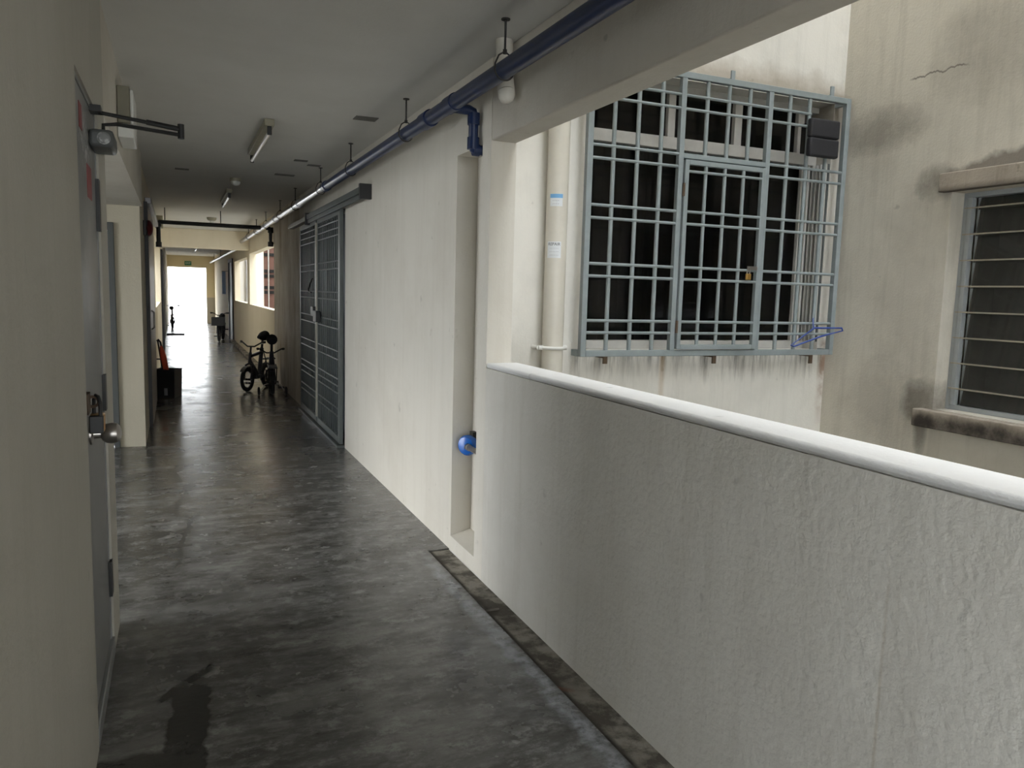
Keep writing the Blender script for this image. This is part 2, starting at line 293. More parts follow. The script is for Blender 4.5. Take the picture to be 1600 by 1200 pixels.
# ---------------------------------------------------------------- mesh builder
class MB:
    def __init__(s): s.v = []; s.f = []
    def add(s, vs, fs):
        k = len(s.v); s.v += [tuple(p) for p in vs]; s.f += [tuple(i + k for i in f) for f in fs]; return s
    def box(s, x0, x1, y0, y1, z0, z1):
        x0, x1 = min(x0, x1), max(x0, x1); y0, y1 = min(y0, y1), max(y0, y1); z0, z1 = min(z0, z1), max(z0, z1)
        return s.add([(x0, y0, z0), (x1, y0, z0), (x1, y1, z0), (x0, y1, z0), (x0, y0, z1), (x1, y0, z1), (x1, y1, z1), (x0, y1, z1)],
                     [(0, 3, 2, 1), (4, 5, 6, 7), (0, 1, 5, 4), (1, 2, 6, 5), (2, 3, 7, 6), (3, 0, 4, 7)])
    def tube(s, pts, r, seg=12, closed=False, cap=True):
        pts = [Vector(p) for p in pts]; n = len(pts); rings = []
        prev = None
        for i, p in enumerate(pts):
            if closed: d = (pts[(i + 1) % n] - pts[i - 1])
            elif i == 0: d = pts[1] - p
            elif i == n - 1: d = p - pts[-2]
            else: d = (pts[i + 1] - p).normalized() + (p - pts[i - 1]).normalized()
            if d.length < 1e-9: d = Vector((0, 0, 1))
            d.normalize()
            if prev is None:
                a = Vector((0, 0, 1)) if abs(d.z) < 0.9 else Vector((1, 0, 0))
                a = (a - d * a.dot(d)).normalized()
            else:
                a = prev - d * prev.dot(d)
                a = a.normalized() if a.length > 1e-6 else d.orthogonal().normalized()
            prev = a; bb = d.cross(a)
            rr = r[i] if isinstance(r, (list, tuple)) else r
            rings.append([p + (a * math.cos(2 * math.pi * k / seg) + bb * math.sin(2 * math.pi * k / seg)) * rr for k in range(seg)])
        vs = [q for R in rings for q in R]; fs = []
        m = n if closed else n - 1
        for i in range(m):
            for k in range(seg):
                j = (i + 1) % n; l = (k + 1) % seg
                fs.append((i * seg + k, i * seg + l, j * seg + l, j * seg + k))
        if not closed and cap:
            fs.append(tuple(reversed(range(seg)))); fs.append(tuple((n - 1) * seg + k for k in range(seg)))
        return s.add(vs, fs)
    def cyl(s, p, q, r, seg=16): return s.tube([p, q], r, seg)
    def lathe(s, p, axis, prof, seg=20):
        """prof: (distance along the axis, radius) list"""
        p = Vector(p); d = Vector(axis).normalized()
        return s.tube([p + d * a for a, r in prof], [max(r, 1e-4) for a, r in prof], seg)
    def ring(s, c, axis, R, r, seg=28, seg2=8, a0=0, a1=None):
        c = Vector(c); d = Vector(axis).normalized(); a = d.orthogonal().normalized(); b = d.cross(a)
        if a1 is None:
            return s.tube([c + (a * math.cos(2 * math.pi * k / seg) + b * math.sin(2 * math.pi * k / seg)) * R for k in range(seg)], r, seg2, closed=True)
    def build(s, name, m, parent=None, bevel=0.0, smooth=True, loc=None):
        me = bpy.data.meshes.new(name); me.from_pydata(s.v, [], s.f)
        bm = bmesh.new(); bm.from_mesh(me); bmesh.ops.recalc_face_normals(bm, faces=bm.faces); bm.to_mesh(me); bm.free()
        me.materials.append(m)
        o = bpy.data.objects.new(name, me); COL.objects.link(o)
        if parent: o.parent = parent
        if loc: o.location = loc
        if bevel:
            b = o.modifiers.new('bevel', 'BEVEL'); b.width = bevel; b.segments = 2; b.limit_method = 'ANGLE'; b.angle_limit = math.radians(50)
        if smooth:
            for p in me.polygons: p.use_smooth = True
            me.set_sharp_from_angle(angle=math.radians(38))
        return o
class LMB(MB):
    """same, in world coordinates, re-based to its parent's origin"""
    def build(s, name, m, parent=None, **kw):
        if parent is not None:
            L = Vector((0, 0, 0)); p = parent
            while p: L += p.location; p = p.parent
            s.v = [tuple(Vector(q) - L) for q in s.v]
        return super().build(name, m, parent, **kw)
def tag(o, label, cat, group=None, kind=None):
    o['label'] = label; o['category'] = cat
    if group: o['group'] = group
    if kind: o['kind'] = kind
    return o
def thing(name, loc, label, cat, group=None, kind=None, rotz=0):
    o = bpy.data.objects.new(name, None); COL.objects.link(o); o.location = loc; o.rotation_euler = (0, 0, rotz)
    o.empty_display_size = 0.05
    return tag(o, label, cat, group, kind)
def struct(mb, name, m, label, cat, bevel=0.0):
    return tag(mb.build(name, m, None, bevel=bevel), label, cat, None, 'structure')
def text(name, s, size, m, parent, loc, rot, xs=1.0, align='CENTER'):
    c = bpy.data.curves.new(name, 'FONT'); c.body = s; c.size = size; c.align_x = align; c.align_y = 'CENTER'; c.extrude = 0.0004
    o = bpy.data.objects.new(name, c); COL.objects.link(o)
    dg = bpy.context.evaluated_depsgraph_get()
    me = bpy.data.meshes.new_from_object(o.evaluated_get(dg)); bpy.data.objects.remove(o)
    me.materials.clear(); me.materials.append(m)
    o = bpy.data.objects.new(name, me); COL.objects.link(o); o.parent = parent
    o.location = loc; o.rotation_euler = rot; o.scale = (xs, 1, 1)
    return o

# ================================================================ STRUCTURE
# floor
mb = MB()
mb.box(-4.6, 1.232, -6, 34, -0.15, 0)
mb.box(1.232, XR + 0.13, 3.9, 34, -0.15, 0)
struct(mb, 'floor', M_floor, 'worn grey concrete corridor floor with cracks and dark stains', 'floor')
mb = MB(); mb.box(1.234, XR + 0.001, -6, 3.898, -0.15, -0.007)
mb.box(1.234, 1.30, 3.05, 3.16, -0.007, 0.004)
struct(mb, 'trim_1', M_drain, 'dark patchy concrete drain strip along the foot of the parapet', 'drain strip')
mb = MB(); mb.box(1.262, XR, 12.05, 21.0, 0, 0.05)
struct(mb, 'trim_2', M_drain, 'dark low kerb along the right wall beyond the bicycles', 'kerb', 0.005)
# ceiling: slab, and the lower slab over the lobby
mb = MB(); mb.box(-0.45, 1.479, -6, 31.2, ZC, ZC + 0.15)
struct(mb, 'ceiling', M_ceil, 'flat off-white painted concrete ceiling of the corridor', 'ceiling')
mb = MB(); mb.box(-3.9, XL - 0.001, 3.452, 7.308, 2.045, ZC + 0.15)
struct(mb, 'ceiling_lobby', M_beam, 'lower pale soffit over the side lobby on the left', 'ceiling')
# left wall, near part, with the doorway of the grey door
mb = MB()
mb.box(-0.42, XL, -1.3, 2.49, 0, ZC); mb.box(-0.42, XL, 3.16, 3.45, 0, ZC); mb.box(-0.42, XL, 2.49, 3.16, 1.99, ZC)
mb.box(-4.6, -0.42, 3.30, 3.45, 0, ZC)
mb.box(-0.60, -0.45, 2.3, 3.29, 0, 2.2)
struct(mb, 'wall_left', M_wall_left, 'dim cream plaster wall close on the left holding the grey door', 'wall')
# lobby walls: far wall with a door, and the outer wall left open to daylight
mb = MB()
mb.box(-4.6, -1.45, 7.31, 7.46, 0, ZC); mb.box(-0.46, XL2, 7.31, 7.46, 0, ZC); mb.box(-1.45, -0.46, 7.31, 7.46, 1.90, ZC)
mb.box(-3.9, -3.75, 5.9, 7.31, 0, 2.045)
struct(mb, 'wall_lobby', M_lobby, 'pale cream lobby wall ending in the square corner past the grey door', 'wall')
# left wall beyond the lobby with its window opening
mb = MB()
mb.box(-0.45, XL2, 7.462, 12.25, 0, ZC)
mb.box(-0.45, XL2, 12.25, 16.7, 0, 1.062); mb.box(-0.45, XL2, 12.25, 16.7, 2.10, ZC)
mb.box(-0.45, XL2, 16.7, 31.0, 0, ZC)
struct(mb, 'wall_left_far', M_far, 'cream left wall far down the corridor with an open window gap', 'wall')
# right wall: column, niche wall, gate opening, far openings
mb = MB(); XO = 1.479
mb.box(XR, XO, 3.41, 3.52, 0, ZC)
mb.box(XR, XO, 3.52, 3.88, 2.10, ZC); mb.box(XR, XO, 3.52, 3.88, 0, 0.06)
mb.box(XO - 0.012, XO, 3.52, 3.88, 0.06, 2.10)
mb.add([(XR, 3.52, 0.06), (XR, 3.88, 0.06), (XO - 0.012, 3.88, 0.06), (XO - 0.012, 3.52, 0.06), (XR, 3.52, 0.078), (XR, 3.88, 0.078), (XO - 0.012, 3.88, 0.11), (XO - 0.012, 3.52, 0.11)],
       [(0, 3, 2, 1), (4, 5, 6, 7), (0, 1, 5, 4), (1, 2, 6, 5), (2, 3, 7, 6), (3, 0, 4, 7)])
mb.box(XR, XO, 3.88, 6.77, 0, ZC); mb.box(XR, XO, 6.77, 9.15, 2.09, ZC); mb.box(XR, XO, 9.15, 12.05, 0, ZC)
struct(mb, 'wall_right', M_wall, 'bright off-white plaster wall between the sliding gate and the open niche', 'wall')
mb = MB()
mb.box(XR, XO, 12.052, 16.2, 0, 1.055); mb.box(XR, XO, 12.052, 16.2, 2.04, ZC); mb.box(XR, XO, 16.2, 16.75, 0, ZC)
mb.box(XR, XO, 16.75, 20.4, 0, 1.055); mb.box(XR, XO, 16.75, 20.4, 2.0, ZC); mb.box(XR, XO, 20.4, 31.0, 0, ZC)
struct(mb, 'wall_right_far', M_far, 'cream right wall with two bright open gaps beyond the bicycles', 'wall')
# near beam over the parapet, and the upper storeys of the block above it
mb = MB(); mb.box(XR, XO, -6, 3.409, 2.10, ZC)
struct(mb, 'beam', M_beam, 'grey plastered beam over the parapet opening', 'beam', 0.006)
mb = MB(); mb.box(-0.45, XO, -6, 31.2, ZC + 0.15, ZT); mb.box(XR, 1.515, -6, 3.40, ZG, -0.15); mb.box(XR, XO, 3.40, YF, ZG, -0.001)
struct(mb, 'wall_well_left', M_blocks, 'outer face of the corridor block above and below the open corridor', 'wall')
# parapet
mb = MB(); mb.box(XR, 1.515, -6, 3.409, -0.149, 1.045)
struct(mb, 'wall_parapet', M_parapet, 'rough grey-cream parapet wall filling the right foreground', 'wall')
mb = MB(); mb.box(XR - 0.001, 1.517, -6, 3.409, 1.0455, 1.071)
struct(mb, 'trim_3', M_cap, 'bright white painted top of the parapet', 'parapet top', 0.011)
# cross beam and end wall
mb = MB(); mb.box(XL2 - 0.001, XR + 0.001, 16.2, 16.5, 2.11, ZC)
struct(mb, 'cross_beam', M_far, 'cream beam crossing the corridor behind the dark cross pipe', 'beam', 0.008)
mb = MB(); mb.box(-0.45, XL2 + 0.02, 31, 31.2, 0, ZC); mb.box(XL2 + 0.02, 1.06, 31, 31.2, 2.045, ZC); mb.box(1.06, XO, 31, 31.2, 0, ZC)
struct(mb, 'wall_end', M_end, 'end wall of the corridor around the glaring white exit', 'wall')
# light well: facade with window opening, right wall with louvre opening
mb = MB(); WX0, WX1, WZ0, WZ1 = 2.315, 4.262, 1.06, 2.78
mb.box(XO, WX0, YF, YF + 0.3, ZG, ZT); mb.box(WX1, XW + 0.3, YF, YF + 0.3, ZG, ZT)
mb.box(WX0, WX1, YF, YF + 0.3, ZG, WZ0); mb.box(WX0, WX1, YF, YF + 0.3, WZ1, ZT)
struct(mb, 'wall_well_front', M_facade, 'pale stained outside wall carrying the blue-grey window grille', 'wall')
mb = MB(); LY0, LY1, LZ0, LZ1 = 1.9, 3.345, 0.755, 2.088
mb.box(XW, XW + 0.3, LY1, YF, ZG, ZT); mb.box(XW, XW + 0.3, -6, LY0, ZG, ZT)
mb.box(XW, XW + 0.3, LY0, LY1, ZG, LZ0); mb.box(XW, XW + 0.3, LY0, LY1, LZ1, ZT)
struct(mb, 'wall_well_right', M_well, 'weathered grey outside wall on the right with the louvre window', 'wall')
mb = MB(); mb.box(XO, XW + 0.3, -6.3, -6.0, ZG, 8.4)  # unseen wall added to cut the sky light reaching the facade
struct(mb, 'wall_sky_block_back', M_blocks, 'unseen wall added behind the viewer to limit sky light in the well', 'wall')
mb = MB(); mb.box(-60, 60, -60, 90, ZG - 0.2, ZG)
struct(mb, 'ground', M_ground, 'pale ground far below the corridor', 'ground')
# hood and sill of the louvre window
mb = MB(); mb.box(XW - 0.055, XW, 1.75, 3.40, 2.087, 2.2)
struct(mb, 'trim_4', M_ledge, 'stained concrete hood over the louvre window', 'window hood', 0.006)
mb = MB(); mb.box(XW - 0.075, XW, 1.75, 3.43, 0.642, 0.752)
struct(mb, 'trim_5', M_ledge, 'black-stained concrete sill ledge under the louvre window', 'window sill', 0.006)

# ================================================================ DOORS AND WINDOWS
# grey riser door on the left
d = thing('door_1', (XL, 2.83, 0.0), 'narrow grey painted door in the near left wall with knob and padlock', 'door', kind='structure')
LMB().box(-0.288, -0.250, 2.505, 3.135, 0.078, 1.9765).build('leaf', M_grey_door, d, bevel=0.003)
f = LMB().box(-0.33, -0.2475, 2.49, 2.504, 0.0, 1.99).box(-0.33, -0.2475, 3.137, 3.16, 0, 1.99).box(-0.33, -0.2475, 2.504, 3.137, 1.977, 1.99); f.build('door_frame', M_grey_door, d)
LMB().box(-0.33, -0.238, 2.495, 3.17, 0.0, 0.066).build('kerb', M_grey_door, d, bevel=0.004)
for z0, z1 in ((0.24, 0.37), (0.94, 1.07), (1.58, 1.76)):
    LMB().box(-0.2495, -0.238, 3.115, 3.168, z0, z1).build('hinge', M_black, d)
k = LMB().lathe((-0.250, 2.66, 0.937), (1, 0, 0), [(0, 0.034), (0.006, 0.033), (0.010, 0.016), (0.03, 0.014), (0.034, 0.022), (0.045, 0.030), (0.06, 0.033), (0.075, 0.030), (0.085, 0.018), (0.088, 0.0)], 24)
k = k.build('door_knob', M_steel, d); k['label'] = 'round brushed steel door knob'
h = LMB().box(-0.250, -0.240, 2.53, 2.60, 1.015, 1.075).ring((-0.235, 2.60, 1.045), (0, 1, 0.2), 0.016, 0.0045, 16, 6).build('hasp', M_rust, d)
LMB().add([(-0.2488, 2.84, 1.775), (-0.2488, 2.98, 1.775), (-0.2488, 2.98, 1.67), (-0.2488, 2.84, 1.67), (-0.250, 2.84, 1.775), (-0.250, 2.98, 1.775), (-0.250, 2.98, 1.67), (-0.250, 2.84, 1.67)],
          [(0, 1, 2, 3), (4, 7, 6, 5), (0, 4, 5, 1), (1, 5, 6, 2), (2, 6, 7, 3), (3, 7, 4, 0)]).build('warning_sticker', M_sticker_red, d)['label'] = 'faded red rectangular sticker'
LMB().box(-0.250, -0.2488, 2.66, 2.74, 1.855, 1.93).build('warning_sticker', M_sticker_red, d)
c = LMB().box(-0.250, -0.176, 2.93, 3.11, 1.842, 1.90).build('door_closer', M_grey_frame, d, bevel=0.012)
LMB().lathe((-0.205, 2.931, 1.871), (0, -1, 0), [(0, 0.02), (0.004, 0.02), (0.005, 0.015), (0.008, 0.014), (0.0085, 0.0)], 20).build('dial', M_grey_door, c)
LMB().tube([(-0.21, 3.0, 1.90), (-0.21, 3.0, 1.925), (-0.17, 3.02, 1.935), (0.03, 3.05, 1.925)], 0.0065, 8).build('arm', M_black, c)
LMB().box(-0.25, -0.215, 2.98, 3.05, 1.965, 1.985).tube([(-0.225, 3.02, 1.968), (0.03, 3.05, 1.945)], 0.0065, 8).tube([(-0.08, 3.037, 1.9555), (0.03, 3.05, 1.945)], 0.009, 8).cyl((0.03, 3.05, 1.912), (0.03, 3.05, 1.962), 0.011, 10).build('link_arm', M_black, c)
# lobby door beyond
d = thing('door_2', (-0.95, 7.33, 0), 'grey door frame in the lobby wall behind the near door edge', 'door', kind='structure')
LMB().box(-0.505, -0.461, 7.285, 7.40, 0, 1.899).box(-1.449, -1.405, 7.285, 7.40, 0, 1.899).box(-1.405, -0.505, 7.285, 7.40, 1.84, 1.899).build('door_frame', M_grey_frame, d, bevel=0.003)
LMB().box(-1.40, -0.51, 7.33, 7.37, 0.01, 1.835).build('leaf', M_grey_door, d)
# brown metal sliding door further on the left
d = thing('door_3', (XL2, 9.2, 0), 'brown metal sliding door on the left beyond the lobby corner', 'door', kind='structure')
LMB().box(-0.258, -0.225, 8.32, 10.1, 0.02, 2.14).build('leaf', M_brown, d, bevel=0.004)
LMB().box(-0.26, -0.229, 8.285, 8.318, 0.0, 2.18).build('edge_post', M_black, d)
LMB().box(-0.26, -0.20, 8.6, 12.0, 2.19, 2.25).build('track', M_silver, d, bevel=0.006)['label'] = 'silver sliding track'
LMB().tube([(-0.224, 8.5, 0.95), (-0.20, 8.5, 0.97), (-0.20, 8.5, 1.12), (-0.224, 8.5, 1.14)], 0.008, 8).build('handle', M_steel, d)
# flat door behind the gate on the right
d = thing('door_4', (1.45, 7.9, 0), 'dark blue-grey flat door behind the sliding gate', 'door', kind='structure')
LMB().box(1.435, 1.478, 6.775, 9.145, 0.0, 2.088).build('leaf', M_gatedoor, d)
LMB().box(1.395, 1.435, 7.9, 7.96, 0.0, 2.085).build('door_frame', M_gate, d)

# window behind the grille
w = thing('window_1', (3.29, 4.42, WZ0), 'white framed sliding window with dark panes behind the blue-grey grille', 'window', kind='structure')
fr = LMB()
fr.box(WX0, 2.43, 4.39, 4.46, WZ0, WZ1); fr.box(WX0, WX1, 4.39, 4.46, WZ0, 1.115); fr.box(WX0, WX1, 4.385, 4.465, 2.375, 2.452)
fr.box(WX0, WX1, 4.39, 4.46, 2.742, WZ1)
for x0, x1 in ((2.98, 3.036), (3.52, 3.582), (4.077, 4.133)): fr.box(x0, x1, 4.39, 4.46, 2.452, 2.742)
fr.build('window_frame', M_alu, w, bevel=0.003)
LMB().box(4.248, WX1, 4.255, 4.389, 1.117, 2.373).build('jamb_liner', M_grey_frame, w)
for y in (4.262, 4.30, 4.338, 4.372):
    LMB().box(4.222, 4.248, y, y + 0.009, 1.117, 2.373).build('sliding_track', M_alu, w)
for x, y in ((4.152, 4.415), (4.195, 4.40)):
    LMB().box(x, x + 0.02, y - 0.01, y + 0.012, 1.117, 2.373).build('sliding_stile', M_alu, w)
for x0, x1 in ((2.43, 2.98), (3.036, 3.52), (3.582, 4.077)):
    LMB().box(x0, x1, 4.422, 4.426, 2.452, 2.742).build('pane', M_glass, w)
for x0, x1 in ((2.43, 2.86), (2.86, 3.35), (3.35, 3.78), (3.78, 4.149)):
    LMB().box(x0 + 0.004, x1 - 0.004, 4.43, 4.434, 1.117, 2.373).build('pane', M_glass, w)
# dim room behind it with black curtains
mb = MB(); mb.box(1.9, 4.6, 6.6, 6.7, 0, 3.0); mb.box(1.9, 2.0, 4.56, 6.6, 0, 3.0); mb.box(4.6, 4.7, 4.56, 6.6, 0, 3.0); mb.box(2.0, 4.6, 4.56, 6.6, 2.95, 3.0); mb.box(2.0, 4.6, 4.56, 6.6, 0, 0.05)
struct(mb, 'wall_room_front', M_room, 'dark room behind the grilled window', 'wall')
mb = MB()
def curtain(mb, x0, x1, y, z0, z1, amp=0.025, n=60, waves=9):
    vs = []; fs = []
    for i in range(n + 1):
        u = i / n; x = x0 + (x1 - x0) * u; yy = y + amp * math.sin(u * waves * 2 * math.pi) + 0.008 * math.sin(u * 31)
        vs += [(x, yy, z0), (x, yy, z1), (x, yy + 0.004, z1), (x, yy + 0.004, z0)]
    for i in range(n):
        for k in range(4):
            l = (k + 1) % 4; fs.append((i * 4 + k, i * 4 + l, i * 4 + 4 + l, i * 4 + 4 + k))
    fs += [(0, 3, 2, 1), (n * 4, n * 4 + 1, n * 4 + 2, n * 4 + 3)]
    mb.add(vs, fs)
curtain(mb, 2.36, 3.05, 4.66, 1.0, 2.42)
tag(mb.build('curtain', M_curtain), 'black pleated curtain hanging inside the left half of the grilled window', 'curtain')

# louvre window on the right wall
w = thing('window_2', (XW + 0.14, 2.6, LZ0), 'glass louvre window with pale blue frame in the right outside wall', 'window', kind='structure')
XLV = XW + 0.13
LMB().box(XLV - 0.02, XLV + 0.05, LY1 - 0.03, LY1, LZ0, LZ1).box(XLV - 0.02, XLV + 0.05, LY0, LY0 + 0.03, LZ0, LZ1).box(XLV - 0.02, XLV + 0.05, LY0 + 0.03, LY1 - 0.03, LZ1 - 0.03, LZ1).box(XLV - 0.02, XLV + 0.05, LY0 + 0.03, LY1 - 0.03, LZ0, LZ0 + 0.03).build('window_frame', M_frameblue, w, bevel=0.003)
LMB().box(XLV - 0.028, XLV + 0.012, LY1 - 0.062, LY1 - 0.032, LZ0 + 0.03, LZ1 - 0.03).build('clip_rail', M_frameblue, w, bevel=0.003)
LMB().box(XLV + 0.02, XLV + 0.045, LY1 - 0.085, LY1 - 0.064, LZ0 + 0.03, LZ1 - 0.03).build('clip_rail', M_frameblue, w, bevel=0.003)
zs = [1.995 - 0.1577 * i for i in range(8)]
tops = [LZ1 - 0.032] + [z + 0.004 for z in zs]; bots = [z - 0.012 for z in zs] + [LZ0 + 0.032]
for zt, zb in zip(tops, bots):
    y0, y1 = LY0 + 0.035, LY1 - 0.088
    xa, xb = XLV - 0.004, XLV + 0.018
    vs = []
    for y in (y0, y1): vs += [(xa, y, zb), (xb, y, zt), (xb + 0.005, y, zt), (xa + 0.005, y, zb)]
    LMB().add(vs, [(0, 1, 2, 3), (7, 6, 5, 4), (0, 4, 5, 1), (1, 5, 6, 2), (2, 6, 7, 3), (3, 7, 4, 0)]).build('louvre_blade', M_louvre, w, smooth=False)
for z in zs:
    LMB().box(XLV - 0.036, XLV - 0.0285, LY0 + 0.035, LY1 - 0.02, z - 0.005, z + 0.004).build('blade_edge', M_clip, w)
mb = MB(); mb.box(5.9, 6.0, 1.0, 4.2, 0, 3); mb.box(XW + 0.302, 5.9, 4.1, 4.2, 0, 3); mb.box(XW + 0.302, 5.9, 1.0, 1.1, 0, 3); mb.box(XW + 0.302, 5.9, 1.1, 4.1, 2.9, 3); mb.box(XW + 0.302, 5.9, 1.1, 4.1, 0, 0.1)
struct(mb, 'wall_room_right', M_room, 'dim room behind the louvre window', 'wall')

# ================================================================ WINDOW GRILLE
g = thing('window_grille', (3.27, 4.15, 1.05), 'blue-grey steel window grille box with small locked hatch on outside wall', 'grille')
GX0, GX1, GZ0, GZ1, GY = 2.27, 4.275, 1.05, 2.775, 4.15
hs = 0.019
LMB().box(GX0 - hs, GX0 + hs, GY - hs, GY + hs, GZ0 - hs, GZ1 + hs).box(GX1 - hs, GX1 + hs, GY - hs, GY + hs, GZ0 - hs, GZ1 + hs).box(GX0 + hs, GX1 - hs, GY - hs, GY + hs, GZ0 - hs, GZ0 + hs).box(GX0 + hs, GX1 - hs, GY - hs, GY + hs, GZ1 - hs, GZ1 + hs).build('outer_frame', M_grille, g, bevel=0.003)
for x0, x1 in ((GX0 - hs, GX0 + 0.012), (GX1 - 0.012, GX1 + hs)):
    for z0, z1 in ((GZ0 - hs, GZ0 + 0.02), (GZ1 - 0.02, GZ1 + hs)): LMB().box(x0, x1, GY + hs, YF, z0, z1).build('side_arm', M_grille, g)
rb = 0.0135
def vbar(x, z0, z1): LMB().cyl((x, GY, z0), (x, GY, z1), rb, 10).build('bar', M_grille, g)
def hbar(x0, x1, z, p=None): LMB().cyl((x0, GY - 0.006, z), (x1, GY - 0.006, z), 0.0095, 8).build('rail', M_grille, p or g)
pitch = (GX1 - GX0) / 12
bx = [GX0 + pitch * i for i in range(13)]
bx[4] = 2.918; bx[8] = 3.601
for i in (1, 2, 3): vbar(bx[i], GZ0, GZ1)
for i in (9, 10): vbar(bx[i], GZ0, GZ1)
vbar(bx[11], GZ0, 2.40)
for i in (5, 6, 7): vbar(bx[i], 2.285, GZ1)
for i in (4, 8): LMB().box(bx[i] - 0.018, bx[i] + 0.018, GY - 0.018, GY + 0.018, GZ0 + hs, GZ1 - hs).build('post', M_grille, g, bevel=0.003)
LMB().box(bx[4] + 0.018, bx[8] - 0.018, GY - 0.017, GY + 0.017, 2.275, 2.305).build('lintel_bar', M_grille, g, bevel=0.002)
pairs = [(1.178, 1.252), (1.522, 1.597), (1.870, 1.946), (2.221, 2.297)]
for a_, b_ in pairs:
    for z in (a_, b_):
        hbar(GX0 + hs, bx[4] - 0.018, z); hbar(bx[8] + 0.018, GX1 - hs, z)
for z in (2.574, 2.656): hbar(GX0 + hs, bx[10] + 0.012, z)
# hatch
ht = LMB().box(2.942, 2.972, GY - 0.032, GY - 0.002, 1.075, 2.265).box(3.551, 3.581, GY - 0.032, GY - 0.002, 1.075, 2.265).box(2.972, 3.551, GY - 0.032, GY - 0.002, 1.075, 1.105).box(2.972, 3.551, GY - 0.032, GY - 0.002, 2.235, 2.265).build('hatch', M_grille, g, bevel=0.003)
for x in (3.107, 3.257, 3.407): LMB().cyl((x, GY - 0.017, 1.105), (x, GY - 0.017, 2.235), 0.012, 10).build('hatch_bar', M_grille, ht)
for z in (1.178, 1.252, 1.522, 1.597, 1.870, 1.946, 2.195): LMB().cyl((2.972, GY - 0.023, z), (3.551, GY - 0.023, z), 0.009, 8).build('hatch_rail', M_grille, ht)
for z in (1.22, 2.08): LMB().cyl((2.939, GY - 0.028, z - 0.04), (2.939, GY - 0.028, z + 0.04), 0.009, 8).build('hatch_hinge', M_rust, ht)
LMB().box(3.47, 3.551, GY - 0.04, GY - 0.030, 1.60, 1.625).build('latch', M_steel, ht)
for x, z0, z1 in ((3.29, GZ1 + hs, 2.85), (4.13, GZ1 + hs, 2.86), (2.437, 0.985, GZ0 - hs), (3.268, 0.978, GZ0 - hs), (4.107, 0.97, GZ0 - hs)):
    LMB().box(x - 0.014, x + 0.014, GY - 0.006, GY + 0.006, z0, z1).box(x - 0.014, x + 0.014, GY + 0.006, YF, (z0 if z0 > 2 else z1 - 0.012), (z0 + 0.012 if z0 > 2 else z1)).build('bracket', M_rust if z0 < 2 else M_grille, g)
p = thing('padlock', (3.47, 4.10, 1.585), 'small brass padlock on the hatch latch of the window grille', 'padlock')
LMB().box(3.452, 3.49, 4.095, 4.111, 1.535, 1.575).build('body', M_brass, p, bevel=0.004)
LMB().tube([(3.460, 4.103, 1.573), (3.460, 4.103, 1.60), (3.465, 4.103, 1.612), (3.477, 4.103, 1.612), (3.482, 4.103, 1.60), (3.482, 4.103, 1.573)], 0.0035, 8).build('shackle', M_steel, p)
f = thing('exhaust_fan', (4.08, 4.12, 2.4), 'charcoal two-panel vent cover box in top right corner of the grille', 'exhaust fan')
LMB().box(3.91, 4.165, 4.085, 4.13, 2.50, 2.622).build('upper_cover', M_fanbox, f, bevel=0.012)
LMB().box(3.91, 4.165, 4.085, 4.13, 2.375, 2.497).build('lower_cover', M_fanbox, f, bevel=0.012)
LMB().box(3.962, 4.13, 4.131, 4.24, 2.412, 2.61).build('housing', M_black, f, bevel=0.006)
h = thing('clothes_hanger', (4.08, 4.10, 1.2), 'blue plastic clothes hanger hooked low on the right of the grille', 'hanger')
LMB().tube([(4.070, 4.10, 1.22), (3.885, 4.11, 1.102), (3.90, 4.10, 1.094), (4.12, 4.08, 1.165), (4.275, 4.04, 1.208), (4.265, 4.04, 1.226), (4.070, 4.10, 1.222)], 0.0065, 8).build('frame', M_hanger, h)
LMB().tube([(4.07, 4.10, 1.22), (4.065, 4.105, 1.25), (4.075, 4.12, 1.283), (4.095, 4.135, 1.29)], 0.004, 8).build('hook', M_hanger, h)

# downpipe
p = thing('downpipe', (2.078, 4.165, ZG), 'thick cream rainwater pipe with paper stickers left of the grille', 'pipe')
LMB().cyl((2.078, 4.165, ZG), (2.078, 4.165, ZT), 0.064, 32).build('pipe_run', M_cream, p)
LMB().tube([(2.078 + 0.066 * math.cos(a), 4.165 + 0.066 * math.sin(a), 1.085) for a in [math.pi * (1 + k / 16) for k in range(17)]], 0.010, 8).cyl((1.985, 4.165, 1.085), (1.985, YF, 1.085), 0.012, 10).cyl((2.165, 4.165, 1.085), (2.165, YF, 1.085), 0.012, 10).cyl((1.983, 4.165, 1.085), (2.012, 4.165, 1.085), 0.014, 10).cyl((2.144, 4.165, 1.085), (2.172, 4.165, 1.085), 0.014, 10).build('clamp', M_white, p)
def wrap(a0, a1, z0, z1, r, m, name, par, n=10):
    vs = []; fs = []
    for i in range(n + 1):
        a = a0 + (a1 - a0) * i / n
        for rr in (r, r + 0.0012):
            for z in (z0, z1): vs.append((2.078 + rr * math.cos(a), 4.165 + rr * math.sin(a), z))
    for i in range(n):
        k = i * 4
        fs += [(k, k + 1, k + 5, k + 4), (k + 2, k + 6, k + 7, k + 3), (k, k + 4, k + 6, k + 2), (k + 1, k + 3, k + 7, k + 5)]
    fs += [(0, 2, 3, 1), (n * 4, n * 4 + 1, n * 4 + 3, n * 4 + 2)]
    return LMB().add(vs, fs).build(name, m, par)
